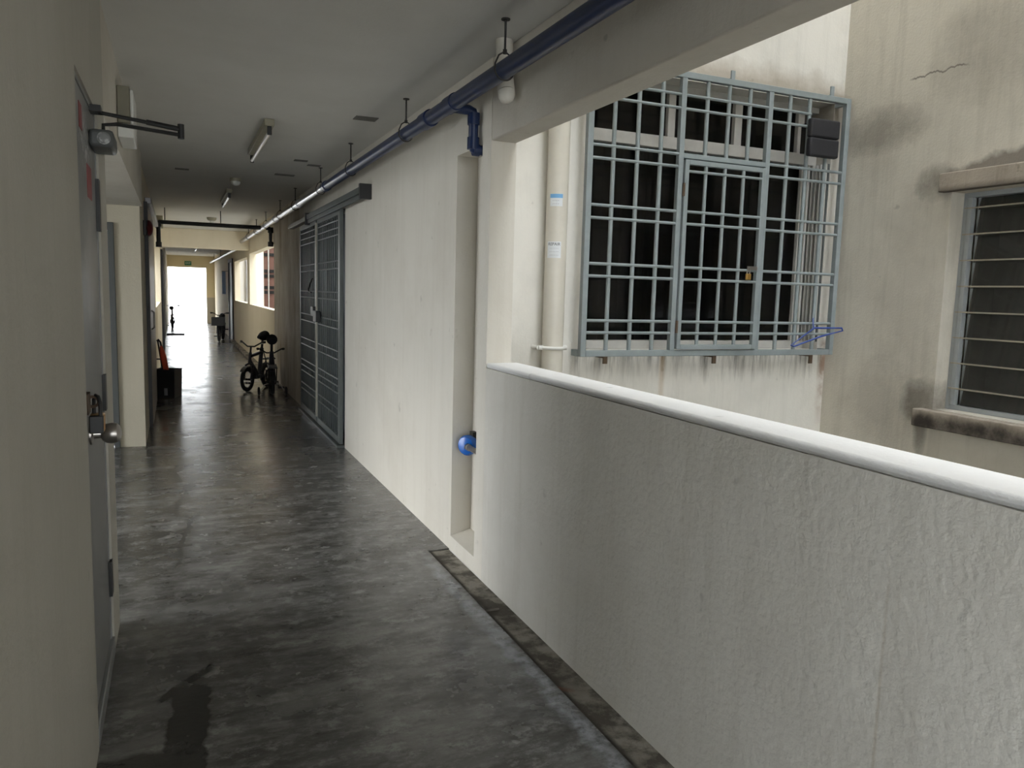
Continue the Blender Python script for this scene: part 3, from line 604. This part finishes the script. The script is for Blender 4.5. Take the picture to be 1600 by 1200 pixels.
def wtext(s, size, m, par, a, z, name='lettering'):
    # lettering bent round the pipe
    c = bpy.data.curves.new(name, 'FONT'); c.body = s; c.size = size; c.align_x = 'CENTER'; c.align_y = 'CENTER'
    o = bpy.data.objects.new(name, c); COL.objects.link(o)
    me = bpy.data.meshes.new_from_object(o.evaluated_get(bpy.context.evaluated_depsgraph_get())); bpy.data.objects.remove(o)
    L = Vector((0, 0, 0)); q = par
    while q: L += q.location; q = q.parent
    for v in me.vertices:
        aa = a + v.co.x / 0.066; v.co = Vector((2.078 + 0.0660 * math.cos(aa), 4.165 + 0.0660 * math.sin(aa), z + v.co.y)) - L
    me.materials.clear(); me.materials.append(m)
    o = bpy.data.objects.new(name, me); COL.objects.link(o); o.parent = par
A0 = math.radians(268 - 90); 
s = wrap(math.radians(196), math.radians(272), 1.617, 1.712, 0.0640, M_sticker_white, 'paper_sticker', p); s['label'] = 'white repair advertisement sticker with black lettering'
wtext('REPAIR', 0.024, M_ink, s, math.radians(234), 1.696)
for i, tx in enumerate(('plumbing', 'electrical', 'water')):
    wtext('- - - - - -', 0.016, M_ink, s, math.radians(234), 1.674 - 0.020 * i)
s = wrap(math.radians(205), math.radians(272), 1.915, 1.985, 0.0640, M_sticker_white, 'paper_sticker', p); s['label'] = 'torn white sticker with a sky blue heading'
wrap(math.radians(205), math.radians(272), 1.962, 1.985, 0.0653, M_sticker_blue, 'heading_band', s)
for i in range(2): wtext('- - - -', 0.018, M_ink, s, math.radians(236), 1.948 - 0.018 * i)

# ================================================================ CEILING SERVICES
PX, PZ = 1.21, 2.278
p = thing('sprinkler_pipe', (PX, 8, PZ), 'long navy blue pipe hung under the ceiling along the right wall', 'pipe')
LMB().cyl((PX, -5.9, PZ), (PX, 6.9, PZ), 0.036, 24).build('pipe_run', M_blue, p)
LMB().cyl((PX, 6.9, PZ), (PX, 16.198, PZ), 0.035, 24).build('pipe_run', M_galv, p)['label'] = 'unpainted galvanised far length of the pipe'
for y, m in ((3.95, M_blue), (6.9, M_blue), (8.5, M_galv), (10.6, M_galv), (12.9, M_galv), (14.8, M_galv)):
    LMB().cyl((PX, y - 0.06, PZ), (PX, y + 0.06, PZ), 0.043, 20).build('coupling', m, p)
br = LMB().tube([(PX, 3.56, PZ - 0.018), (1.29, 3.56, PZ - 0.018), (1.312, 3.56, PZ - 0.026), (1.318, 3.56, PZ - 0.05), (1.318, 3.56, 2.10), (1.322, 3.56, 2.085), (1.335, 3.56, 2.078), (1.455, 3.56, 2.078)], 0.0235, 16)
br.cyl((1.318, 3.56, PZ - 0.085), (1.318, 3.56, PZ - 0.03), 0.029, 16).cyl((1.318, 3.56, 2.08), (1.318, 3.56, 2.135), 0.029, 16).lathe((1.318, 3.56, 2.078), (1, 0, 0), [(-0.0, 0.028), (0.03, 0.029)], 16)
br.build('branch', M_blue, p)
LMB().cyl((PX, 3.56 - 0.055, PZ), (PX, 3.56 + 0.055, PZ), 0.0405, 20).build('tee', M_blue, p)
for i, (y, lab) in enumerate(((2.93, 'pipe hanger over the parapet column, nearest the viewer'), (4.36, 'second pipe hanger from the viewer, beyond the blue branch'), (5.86, 'third pipe hanger, just before the gate track'),
              (7.16, 'pipe hanger where the navy paint ends over the gate'), (8.76, 'pipe hanger over the far gate leaf'), (10.08, 'pipe hanger on the bare pipe just past the gate'), (11.73, 'pipe hanger beside the dark cross pipe'), (13.15, 'pipe hanger just past the cross pipe'), (14.6, 'last pipe hanger before the cross beam'))):
    h = thing('pipe_hanger', (PX, y, ZC), 'dark ' + lab, 'pipe hanger', 'pipe hangers under the corridor ceiling')
    LMB().cyl((PX, y, PZ + 0.062), (PX, y, ZC), 0.0048, 8).cyl((PX, y, ZC - 0.005), (PX, y, ZC), 0.018, 12).build('rod', M_darkrod, h)
    rr = 0.041
    pts = [(PX, y, PZ + 0.07), (PX - 0.026, y, PZ + 0.052), (PX - 0.040, y, PZ + 0.02)] + [(PX + rr * math.cos(a), y, PZ + rr * math.sin(a)) for a in [math.pi + math.pi * k / 10 for k in range(11)]] + [(PX + 0.040, y, PZ + 0.02), (PX + 0.026, y, PZ + 0.052)]
    LMB().tube(pts, 0.0035, 6, closed=True).cyl((PX, y, PZ + 0.06), (PX, y, PZ + 0.076), 0.009, 6).build('ring', M_darkrod, h)
p = thing('far_pipe', (1.21, 22, 2.18), 'white pipe under the ceiling beyond the cross beam', 'pipe')
LMB().tube([(1.21, 16.502, 2.19), (1.20, 19, 2.20), (1.21, 24, 2.22), (1.21, 30.99, 2.25)], 0.035, 16).build('pipe_run', M_white, p)
for y, z in ((18, 2.195), (24, 2.22), (28, 2.23)): LMB().cyl((1.21, y, z), (1.21, y, ZC - 0.0005), 0.006, 8).build('rod', M_darkrod, p)
p = thing('cross_pipe', (0.55, 12.1, 2.27), 'dark pipe crossing the corridor below the ceiling in front of the beam', 'pipe')
LMB().tube([(-0.20, 12.06, 1.93), (-0.20, 12.06, 2.25), (-0.18, 12.06, 2.268), (PX - 0.037, 12.10, 2.268)], 0.03, 14).build('pipe_run', M_black, p)
LMB().tube([(PX + 0.037, 12.10, 2.268), (1.29, 12.10, 2.268), (1.312, 12.10, 2.25), (1.312, 12.10, 2.03), (1.352, 12.10, 2.03)], 0.03, 14).build('pipe_run', M_black, p)
for x, y, z0, z1 in ((-0.20, 12.06, 1.92, 1.99), (1.312, 12.10, 2.2, 2.28), (1.312, 12.10, 2.0, 2.07), (-0.20, 12.06, 2.2, 2.28)): LMB().cyl((x, y, z0), (x, y, z1), 0.039, 14).build('elbow', M_black, p)
for x in (-0.115, 0.62): LMB().cyl((x, 12.07, 2.298), (x, 12.07, ZC), 0.006, 8).build('rod', M_darkrod, p)
# white stub pipe on the column head
p = thing('vent_pipe', (1.30, 3.12, 2.47), 'short white pipe running from ceiling behind the blue pipe to the beam', 'pipe')
LMB().tube([(1.305, 3.17, ZC), (1.305, 3.15, 2.30), (1.303, 3.13, 2.25)], 0.037, 20).lathe((1.303, 3.13, 2.25), (0, -0.3, -1), [(0, 0.037), (0.02, 0.036), (0.04, 0.028), (0.05, 0.015), (0.053, 0)], 20).build('pipe_run', M_cream, p)
LMB().tube([(1.352, 3.20, 2.30), (1.318, 3.205, 2.305), (1.305, 3.21, 2.285), (1.312, 3.215, 2.255), (1.352, 3.215, 2.25)], 0.009, 8).build('clip', M_white, p)

# fluorescent battens
def batten(x, y0, y1, label):
    t = thing('batten_light', (x, (y0 + y1) / 2, ZC), label, 'ceiling light', 'fluorescent battens on the corridor ceiling')
    LMB().box(x - 0.03, x + 0.03, y0, y1, ZC - 0.045, ZC).build('body', M_batten, t, bevel=0.004)
    for y in (y0 + 0.012, y1 - 0.012):
        LMB().box(x - 0.014, x + 0.014, y - 0.010, y + 0.010, ZC - 0.10, ZC - 0.045).build('lamp_holder', M_black, t, bevel=0.003)
    LMB().cyl((x, y0 + 0.022, ZC - 0.085), (x, y1 - 0.022, ZC - 0.085), 0.013, 14).build('tube', M_tube, t)
batten(0.575, 5.30, 6.55, 'unlit fluorescent batten on the ceiling, nearest the viewer')
batten(0.57, 9.25, 10.5, 'second unlit fluorescent batten, in the dark stretch of ceiling')
batten(0.55, 18.4, 19.6, 'unlit fluorescent batten just beyond the cross beam')
batten(0.55, 23.0, 24.2, 'farthest fluorescent batten near the bright exit')
for x0, x1, y0, y1, lab in ((1.05, 1.19, 4.92, 5.03, 'grey patch on the ceiling beside the blue pipe, nearest the viewer'), (0.94, 1.05, 6.82, 6.90, 'small grey ceiling patch, left one of the middle pair'),
                            (1.08, 1.19, 7.02, 7.10, 'small grey ceiling patch, right one of the middle pair'), (0.89, 1.07, 7.75, 7.85, 'farthest grey ceiling patch, nearest the bulkhead lamp'), (0.02, 0.14, 7.93, 8.02, 'faint grey ceiling patch near the left wall')):
    tag(LMB().box(x0, x1, y0, y1, ZC - 0.004, ZC).build('ceiling_patch', M_patch), lab, 'patch', 'grey patches on the ceiling')
t = thing('bulkhead_lamp', (0.574, 8.34, ZC), 'small round unlit bulkhead lamp on the dark ceiling', 'lamp')
LMB().lathe((0.574, 8.34, ZC), (0, 0, -1), [(0, 0.052), (0.03, 0.052), (0.032, 0.0)], 20).build('base', M_batten, t)
LMB().lathe((0.574, 8.34, ZC - 0.032), (0, 0, -1), [(0, 0.045), (0.02, 0.043), (0.035, 0.03), (0.042, 0.0)], 20).build('lamp_shade', M_white, t)
t = thing('smoke_detector', (0.55, 13.3, ZC), 'small ceiling detector with white cap behind the cross pipe', 'detector')
LMB().lathe((0.55, 13.3, ZC), (0, 0, -1), [(0, 0.075), (0.03, 0.07), (0.05, 0.05), (0.052, 0)], 20).build('base', M_batten, t)
LMB().lathe((0.55, 13.3, ZC - 0.052), (0, 0, -1), [(0, 0.03), (0.05, 0.035), (0.07, 0.02), (0.075, 0)], 16).build('cap', M_white, t)
# exit light box on lobby fascia
t = thing('emergency_light', (-0.24, 4.45, 2.34), 'box shaped emergency light on the beam above the grey door', 'emergency light')
LMB().box(XL, -0.183, 4.29, 4.62, 2.17, 2.345).build('housing', M_olive, t, bevel=0.005)
LMB().box(XL, -0.168, 4.285, 4.625, 2.10, 2.168).build('lens_cover', M_white, t, bevel=0.006)
LMB().box(-0.1825, -0.168, 4.295, 4.615, 2.169, 2.33).build('side_lens', M_white, t, bevel=0.005)
# alarm bell
t = thing('alarm_bell', (-0.245, 8.12, 1.92), 'dark red fire alarm bell on the left wall beside the brown door', 'alarm bell')
LMB().box(XL2, -0.235, 8.06, 8.20, 1.85, 1.99).build('backbox', M_black, t, bevel=0.006)
LMB().lathe((-0.235, 8.13, 1.92), (1, 0, 0), [(0, 0.02), (0.008, 0.02), (0.009, 0.072), (0.022, 0.075), (0.04, 0.062), (0.052, 0.035), (0.056, 0)], 28).build('gong', M_bellred, t)
# small cream box beside the cross pipe
t = thing('junction_box', (-0.19, 12.5, 2.4), 'small cream box on the left wall above the cross pipe', 'junction box')
LMB().box(XL2, -0.15, 12.85, 13.05, 2.24, 2.42).build('box', M_batten, t, bevel=0.006)
LMB().box(XL2 + 0.01, -0.16, 12.842, 12.85, 2.25, 2.41).build('lid', M_batten, t)
# exit sign
t = thing('exit_sign', (0.44, 30.97, 2.19), 'small green exit sign over the bright opening', 'sign')
LMB().box(0.33, 0.56, 30.955, 30.999, 2.12, 2.27).build('panel', M_green, t, bevel=0.004)
text('lettering', 'EXIT', 0.085, M_white, t, (0.005, -0.0165, 0.005), (math.pi / 2, 0, 0))

# ================================================================ SLIDING GATE
g = thing('sliding_gate', (1.32, 7.9, 0), 'grey-green barred sliding gate of two leaves in the right wall', 'gate')
GXc = 1.325
tr = LMB().box(1.275, XR, 5.83, 8.42, 2.115, 2.165).box(1.285, 1.30, 5.83, 8.42, 2.075, 2.115).build('track', M_gate, g, bevel=0.003)
LMB().box(1.285, XR, 8.44, 9.95, 2.115, 2.16).build('track', M_gate_bright, g, bevel=0.003)['label'] = 'paler worn far length of the track'
LMB().box(1.262, XR - 0.001, 5.79, 5.83, 2.07, 2.18).build('track_stop', M_black, g)
LMB().box(1.262, XR - 0.001, 8.42, 8.44, 2.06, 2.185).build('track_stop', M_black, g)
LMB().box(1.285, XR - 0.001, 6.78, 9.15, 0.0, 0.02).build('bottom_rail', M_gate, g)
rows = [2.0, 1.936, 1.876, 1.649, 1.583, 1.371, 1.304, 1.119, 1.046, 0.848, 0.774, 0.60, 0.535, 0.47, 0.332, 0.263]
def gate_leaf(y0, y1, n, wide, mm):
    lf = LMB().box(GXc - 0.016, GXc + 0.016, y0, y0 + wide, 0.03, 2.09).box(GXc - 0.016, GXc + 0.016, y1 - 0.05, y1, 0.03, 2.09).box(GXc - 0.016, GXc + 0.016, y0 + wide, y1 - 0.05, 0.03, 0.09).box(GXc - 0.016, GXc + 0.016, y0 + wide, y1 - 0.05, 2.04, 2.09).build('gate_leaf', M_gate, g, bevel=0.003)
    for i in range(n):
        y = y0 + wide + (y1 - 0.05 - y0 - wide) * (i + 1) / (n + 1)
        LMB().box(GXc - 0.006, GXc + 0.006, y - 0.007, y + 0.007, 0.09, 2.04).build('bar', mm, lf)
    for z in rows:
        LMB().cyl((GXc - 0.008, y0 + wide, z), (GXc - 0.008, y1 - 0.05, z), 0.007, 8).build('rail', M_gate, lf)
    return lf
gate_leaf(6.79, 7.98, 9, 0.09, M_gate)
gate_leaf(8.03, 9.13, 9, 0.05, M_gate)
LMB().box(GXc - 0.032, GXc - 0.0165, 7.945, 7.98, 0.1, 2.05).build('edge_strip', M_gate_bright, g)
lk_ = LMB().box(1.262, 1.309, 7.76, 7.95, 1.07, 1.18).box(1.265, 1.309, 7.96, 8.10, 1.13, 1.22).build('lock_box', M_black, g, bevel=0.006)
LMB().tube([(1.30, 8.20, 1.50), (1.29, 8.28, 1.45), (1.285, 8.36, 1.385), (1.285, 8.34, 1.365), (1.29, 8.22, 1.36)], 0.008, 8).build('hook', M_black, g)

# blue valve in the niche
v = thing('water_valve', (1.40, 3.77, 0.60), 'bright blue round water valve in the wall niche', 'valve')
LMB().lathe((1.445, 3.815, 0.597), (-0.75, -0.62, 0), [(0, 0.018), (0.02, 0.018), (0.022, 0.042), (0.035, 0.053), (0.06, 0.055), (0.075, 0.046), (0.082, 0.022), (0.083, 0)], 24).build('body', M_blue2, v)
LMB().box(1.44, 1.4665, 3.80, 3.85, 0.615, 0.66).build('bracket', M_black, v)
LMB().tube([(1.395, 3.758, 0.595), (1.392, 3.70, 0.595), (1.395, 3.525, 0.595)], 0.014, 12).lathe((1.392, 3.75, 0.595), (0, -1, 0), [(0, 0.02), (0.02, 0.02), (0.021, 0.015), (0.03, 0.015)], 6).build('union', M_steel, v)
# open padlock on the left door hasp
p = thing('padlock', (-0.225, 2.585, 1.01), 'black and brass padlock hanging open on the grey left door', 'padlock')
LMB().tube([(-0.212, 2.565, 1.008), (-0.212, 2.567, 1.045), (-0.218, 2.58, 1.062), (-0.226, 2.60, 1.064), (-0.232, 2.61, 1.05), (-0.233, 2.612, 1.008)], 0.0055, 10).build('shackle', M_black, p)
LMB().box(-0.242, -0.204, 2.553, 2.57, 0.955, 1.008).build('body', M_black, p, bevel=0.003)
LMB().box(-0.242, -0.204, 2.571, 2.625, 0.955, 1.008).build('brass_case', M_brass, p, bevel=0.003)

# ================================================================ BIN, UMBRELLA, BROOM
b = thing('bin', (-0.11, 10.55, 0), 'square black metal bin against the left wall', 'bin', rotz=math.radians(-20))
mb = MB(); hw, hb, H, th = 0.130, 0.122, 0.345, 0.006
for sgn in (0, 1, 2, 3):
    c_, s_ = [(1, 0), (0, 1), (-1, 0), (0, -1)][sgn]
    def rot(x, y): return (x * c_ - y * s_, x * s_ + y * c_)
    q = []
    for hh, rr in ((0.0, hb), (H, hw)):
        for dx, dy in ((-rr, -rr), (rr, -rr), (rr - th, -rr + th), (-rr + th, -rr + th)):
            q.append((*rot(dx, dy), hh))
    mb.add(q, [(0, 1, 5, 4), (2, 3, 7, 6), (4, 5, 6, 7), (0, 3, 2, 1), (0, 4, 7, 3), (1, 2, 6, 5)])
mb.box(-hb, hb, -hb, hb, 0.0, 0.01)
mb.build('body', M_bin, b)
MB().tube([(-hw, -hw, H), (hw, -hw, H), (hw, hw, H), (-hw, hw, H)], 0.006, 8, closed=True).build('rim', M_bin, b)
MB().box(0.0, 0.04, -0.126, -0.1225, 0.03, 0.12).build('pale_patch', M_silver, b)['label'] = 'pale patch low on the front'  # thin silver patch on the bin front
u = thing('umbrella', (-0.10, 10.55, 0.02), 'closed orange-red umbrella standing tip down in the black bin', 'umbrella')
a_, z_ = Vector((-0.075, 10.55, 0.02)), Vector((-0.185, 10.50, 0.69)); dv = (z_ - a_)
LMB().tube([a_ + dv * t for t in (0.12, 0.3, 0.5, 0.72, 0.86, 0.93)], [0.012, 0.022, 0.032, 0.036, 0.024, 0.012], 10).build('canopy', M_orange, u)
LMB().tube([a_, a_ + dv * 0.13], 0.006, 8).build('tip', M_black, u)
LMB().tube([a_ + dv * 0.93, z_, z_ + Vector((-0.02, 0, 0.03)), z_ + Vector((-0.04, 0, 0.012))], 0.011, 8).build('handle', M_black, u)
s = thing('broom', (-0.2, 10.62, 0.02), 'dark stick broom leaning behind the orange-red umbrella', 'broom')
LMB().tube([(-0.13, 10.62, 0.03), (-0.215, 10.62, 0.70)], 0.011, 8).build('handle', M_black, s)
LMB().box(-0.235, -0.17, 10.60, 10.64, 0.46, 0.475).build('clip', M_black, s)

# ================================================================ BICYCLES
def bicycle(loc, rotz, label, R=0.16, wb=0.62, seat_z=0.66, bar_z=0.62, steer=0.0, L=0.22, training=False, basket=False, paint=None, k=1.0, group='bicycles in the corridor'):
    """+Y is the riding direction; origin under the rear axle"""
    paint = paint or M_kid
    t = thing('bicycle', loc, label, 'bicycle', group, rotz=rotz)
    def wheel(y, ang):
        w = bpy.data.objects.new('wheel', None)
        ca, sa = math.cos(ang), math.sin(ang)
        ax = (ca, sa, 0)
        tyre = MB().ring((0, 0, 0), ax, R - 0.024, 0.024, 30, 8).build('wheel', M_rubber, t, loc=(0, y, R))
        MB().ring((0, 0, 0), ax, R - 0.05, 0.010, 28, 6).build('rim', M_black, tyre)
        mb = MB(); d = Vector(ax); a = Vector((0, 0, 1)); b_ = d.cross(a)
        for i in range(12):
            th = math.pi * 2 * i / 12
            mb.cyl(d * (0.02 if i % 2 else -0.02), (a * math.cos(th) + b_ * math.sin(th)) * (R - 0.045), 0.0018, 5)
        mb.build('spokes', M_steel, tyre)
        MB().cyl(d * -0.045, d * 0.045, 0.014, 12).build('hub', M_black, tyre)
        return tyre
    wheel(0, 0); wheel(wb, steer)
    hx = Vector((0, wb - 0.10, bar_z - 0.06)); bb = Vector((0, wb * 0.42, R * 1.0)); st = Vector((0, wb * 0.24, seat_z - 0.16))
    f = MB().tube([hx + Vector((0, 0.015, -0.10)), bb], 0.03, 10).tube([hx + Vector((0, 0.005, -0.03)), st + Vector((0, 0.01, -0.06))], 0.024, 10).tube([bb, st], 0.028, 10)
    for sx in (-0.045, 0.045):
        f.tube([(sx, 0, R), (sx * 0.5, bb.y - 0.02, bb.z)], 0.008, 8).tube([(sx, 0, R), (sx * 0.4, st.y, st.z - 0.02)], 0.008, 8)
    f.cyl(hx + Vector((0, 0.03, -0.12)), hx + Vector((0, -0.005, 0.02)), 0.02, 12).cyl((-0.04, bb.y, bb.z), (0.04, bb.y, bb.z), 0.02, 12)
    f.build('frame', paint, t)
    ca, sa = math.cos(steer), math.sin(steer)
    fk = MB(); top = hx + Vector((0, 0.03, -0.12))
    for sx in (-0.05, 0.05):
        fk.tube([top, (top.x + sx * ca, top.y + 0.01 + sx * sa, top.z - 0.03), (sx * ca, wb + sx * sa, R)], 0.014, 8)
    fk.build('fork', paint, t)
    ss = hx + Vector((0, -0.02, 0.10)); s1 = MB().tube([hx, ss], 0.013, 10).build('stem', M_black, t)
    hb = MB().tube([ss + Vector((-L * ca - 0.02 * sa, -L * sa - 0.07, 0.06)), ss + Vector((-0.14 * ca, -0.14 * sa - 0.03, 0.055)), ss + Vector((-0.05 * ca, -0.05 * sa, 0.0)), ss + Vector((0.05 * ca, 0.05 * sa, 0.0)), ss + Vector((0.14 * ca, 0.14 * sa - 0.03, 0.055)), ss + Vector((L * ca, L * sa - 0.07, 0.06))], 0.010, 10).build('handlebar', M_black, t)
    for sg in (-1, 1):
        e = ss + Vector((sg * L * ca, sg * L * sa - 0.07, 0.06)); q = ss + Vector((sg * 0.15 * ca, sg * 0.15 * sa - 0.035, 0.056))
        MB().tube([q + (e - q) * 0.15, e], 0.016, 10).build('grip', M_rubber, hb)
        MB().tube([q + Vector((0, 0.03, -0.01)), q + (e - q) * 0.9 + Vector((0, 0.05, -0.02))], 0.005, 6).build('brake_lever', M_steel, hb)
    MB().cyl(st + Vector((0, 0.01, -0.05)), (0, st.y - 0.03, seat_z - 0.03), 0.017, 10).build('seat_post', M_black, t)
    sm = MB().tube([(0, st.y - 0.14, seat_z), (0, st.y - 0.11, seat_z + 0.005), (0, st.y - 0.03, seat_z), (0, st.y + 0.06, seat_z - 0.005), (0, st.y + 0.11, seat_z - 0.008)], [0.04, 0.07, 0.062, 0.034, 0.018], 14)
    so = sm.build('seat', M_seat, t)
    MB().ring((-0.05, bb.y, bb.z), (1, 0, 0), 0.055, 0.006, 20, 6).cyl((-0.09, bb.y, bb.z), (0.09, bb.y, bb.z), 0.008, 8).tube([(0.085, bb.y, bb.z), (0.09, bb.y + 0.05, bb.z - 0.085)], 0.007, 6).tube([(-0.085, bb.y, bb.z), (-0.09, bb.y - 0.05, bb.z + 0.085)], 0.007, 6).build('crank', M_black, t)
    MB().box(0.09, 0.17, bb.y + 0.02, bb.y + 0.08, bb.z - 0.098, bb.z - 0.076).build('pedal', M_rubber, t)
    MB().box(-0.17, -0.09, bb.y - 0.08, bb.y - 0.02, bb.z + 0.076, bb.z + 0.098).build('pedal', M_rubber, t)
    MB().box(0.045, 0.052, 0.0, bb.y + 0.03, R - 0.035, R + 0.045).build('chain_guard', paint, t, bevel=0.003)
    for y, a0, a1 in ((0, 20, 175), (wb, 10, 140)):
        mb = MB(); n = 12
        vs = []
        for i in range(n + 1):
            th = math.radians(a0 + (a1 - a0) * i / n)
            for rr in (R + 0.012, R + 0.015):
                for sx in (-0.03, 0.03):
                    lx = sx; ly = -math.cos(th) * rr
                    an = steer if y else 0
                    vs.append((lx * math.cos(an) - ly * math.sin(an), y + lx * math.sin(an) + ly * math.cos(an), R + math.sin(th) * rr))
        fs = []
        for i in range(n):
            k_ = i * 4; fs += [(k_, k_ + 1, k_ + 5, k_ + 4), (k_ + 2, k_ + 6, k_ + 7, k_ + 3), (k_, k_ + 4, k_ + 6, k_ + 2), (k_ + 1, k_ + 3, k_ + 7, k_ + 5)]
        fs += [(0, 2, 3, 1), (n * 4, n * 4 + 1, n * 4 + 3, n * 4 + 2)]
        mb.add(vs, fs); mb.build('mudguard', M_black, t)
    MB().tube([(-0.05, st.y - 0.02, R + 0.24), (-0.05, -0.18, R + 0.22), (0.05, -0.18, R + 0.22), (0.05, st.y - 0.02, R + 0.24)], 0.009, 8).tube([(-0.05, -0.1, R + 0.225), (-0.05, 0, R)], 0.007, 6).tube([(0.05, -0.1, R + 0.225), (0.05, 0, R)], 0.007, 6).box(-0.05, 0.05, -0.17, st.y - 0.03, R + 0.228, R + 0.24).build('luggage_rack', M_black, t)
    if training:
        for sg in (-1, 1):
            x = sg * 0.17; q = 0.055
            tw = MB().tube([(sg * 0.05, 0, R), (sg * 0.10, -0.01, R * 0.9), (x - sg * 0.02, -0.02, q)], 0.007, 8).build('stabiliser', M_steel, t)
            MB().ring((x, -0.02, q), (1, 0, 0), q - 0.016, 0.016, 20, 8).cyl((x - 0.012, -0.02, q), (x + 0.012, -0.02, q), q - 0.018, 16).build('small_wheel', M_rubber, tw)
    if basket:
        c = Vector((0, wb + 0.10, bar_z - 0.10))
        MB().box(c.x - 0.15, c.x + 0.15, c.y - 0.10, c.y + 0.10, c.z - 0.11, c.z - 0.10).box(c.x - 0.15, c.x - 0.143, c.y - 0.10, c.y + 0.10, c.z - 0.10, c.z + 0.10).box(c.x + 0.143, c.x + 0.15, c.y - 0.10, c.y + 0.10, c.z - 0.10, c.z + 0.10).box(c.x - 0.143, c.x + 0.143, c.y - 0.10, c.y - 0.093, c.z - 0.10, c.z + 0.10).box(c.x - 0.143, c.x + 0.143, c.y + 0.093, c.y + 0.10, c.z - 0.10, c.z + 0.10).build('basket', M_black, t)
    return t
bicycle((1.16, 11.36, 0), math.radians(150), 'small black bicycle standing at an angle with front wheel out in the corridor', R=0.165, wb=0.60, seat_z=0.72, bar_z=0.56, steer=math.radians(-4), L=0.18)
bicycle((1.14, 10.45, 0), math.radians(-3), 'small dark bicycle with stabiliser wheels close against the right wall', R=0.15, wb=0.52, seat_z=0.72, bar_z=0.48, steer=0.0, L=0.17, training=True)
bicycle((1.12, 21.6, 0), math.radians(170), 'dark bicycle with a front basket far down the right wall', R=0.20, wb=0.75, seat_z=0.62, bar_z=0.62, basket=True)
bicycle((-0.13, 27.6, 0), math.radians(183), 'small bicycle silhouetted against the bright exit by the left wall', R=0.18, wb=0.62, seat_z=0.64, bar_z=0.64, paint=M_silver)
t = tag(LMB().box(-0.25, 0.21, 23.6, 23.9, 0.0, 0.03).build('doormat', M_rubber, bevel=0.006), 'dark doormat at the foot of the left wall before the exit', 'doormat')
# far right: hanging cloth and dark door frame
t = thing('hanging_cloth', (1.28, 23, 1.8), 'pale blue cloth hanging by the dark doorway far on the right', 'cloth')
mb = MB(); curtain(mb, 0, 0.09, 0, -0.62, 0, 0.008, 16, 2)
mb.build('cloth', M_cloth, t, loc=(-0.085, 0, 0))
MB().cyl((-0.09, 0, 0.005), (0.07, 0, 0.005), 0.008, 8).build('rod', M_steel, t)
d = thing('door_5', (XR, 22.5, 0), 'dark doorway far down the right wall', 'door', kind='structure')
LMB().box(1.315, XR, 20.9, 21.02, 0, 2.1).box(1.315, XR, 22.3, 22.42, 0, 2.1).box(1.315, XR, 21.02, 22.3, 2.02, 2.1).build('door_frame', M_black, d)
LMB().box(1.34, XR, 21.02, 22.3, 0.0, 2.02).build('leaf', M_gatedoor, d)
d = thing('door_6', (XL2, 18.5, 0), 'dark door frame on the left wall beyond the cross beam', 'door', kind='structure')
LMB().box(XL2, -0.225, 17.2, 17.32, 0, 2.1).box(XL2, -0.225, 18.3, 18.42, 0, 2.1).box(XL2, -0.225, 17.32, 18.3, 2.02, 2.1).build('door_frame', M_black, d)
LMB().box(XL2, -0.245, 17.32, 18.3, 0, 2.02).build('leaf', M_brown, d)

# ================================================================ OUTSIDE THE FAR OPENINGS
mb = MB(); mb.box(-4.0, -3.7, 8.0, 24, ZG, 9.0)  # out of view, added to hold back sky at the left gap
struct(mb, 'wall_sky_block_left', M_blocks, 'unseen wall added to limit sky light through the left window gap', 'wall')
mb = MB(); mb.box(5.0, 5.3, 10, 27, ZG, 7.0)  # out of view, added to hold back sky at the right gaps
struct(mb, 'wall_sky_block_right', M_blocks, 'unseen wall added to limit sky light through the far right gaps', 'wall')
mb = MB(); mb.box(XO + 0.001, 1.66, 16.6, 16.9, ZG, 9)
struct(mb, 'wall_outer_pier', M_gable, 'bright cream pier outside the first far opening', 'wall')
mb = MB(); mb.box(XO + 0.001, 1.72, 20.7, 21.0, ZG, 9)
struct(mb, 'wall_outer_far', M_blocks, 'white outside wall seen through the second far opening', 'wall')
t = thing('far_downpipe', (1.66, 20.6, ZG), 'grey outside pipe seen through the second far opening', 'pipe')
LMB().cyl((1.655, 20.63, ZG), (1.655, 20.63, 8), 0.045, 16).build('pipe_run', M_galv, t)
t = thing('apartment_building', (6, 28, ZG), 'red-brown apartment building seen through the first far opening', 'building')
LMB().box(2.0, 9.0, 27, 34, ZG, 9).build('wall', M_redbrick, t)
for zz in (0.6, 1.18, 1.34, 1.72, 1.88, 2.42):
    for x0, x1 in ((2.1, 2.82), (2.88, 3.6), (3.8, 4.6)):
        LMB().box(x0, x1, 26.97, 27.0, zz, zz + 0.10).build('window', M_room, t)
LMB().cyl((2.85, 26.96, ZG), (2.85, 26.96, 8.5), 0.02, 10).build('drainpipe', M_alu, t)
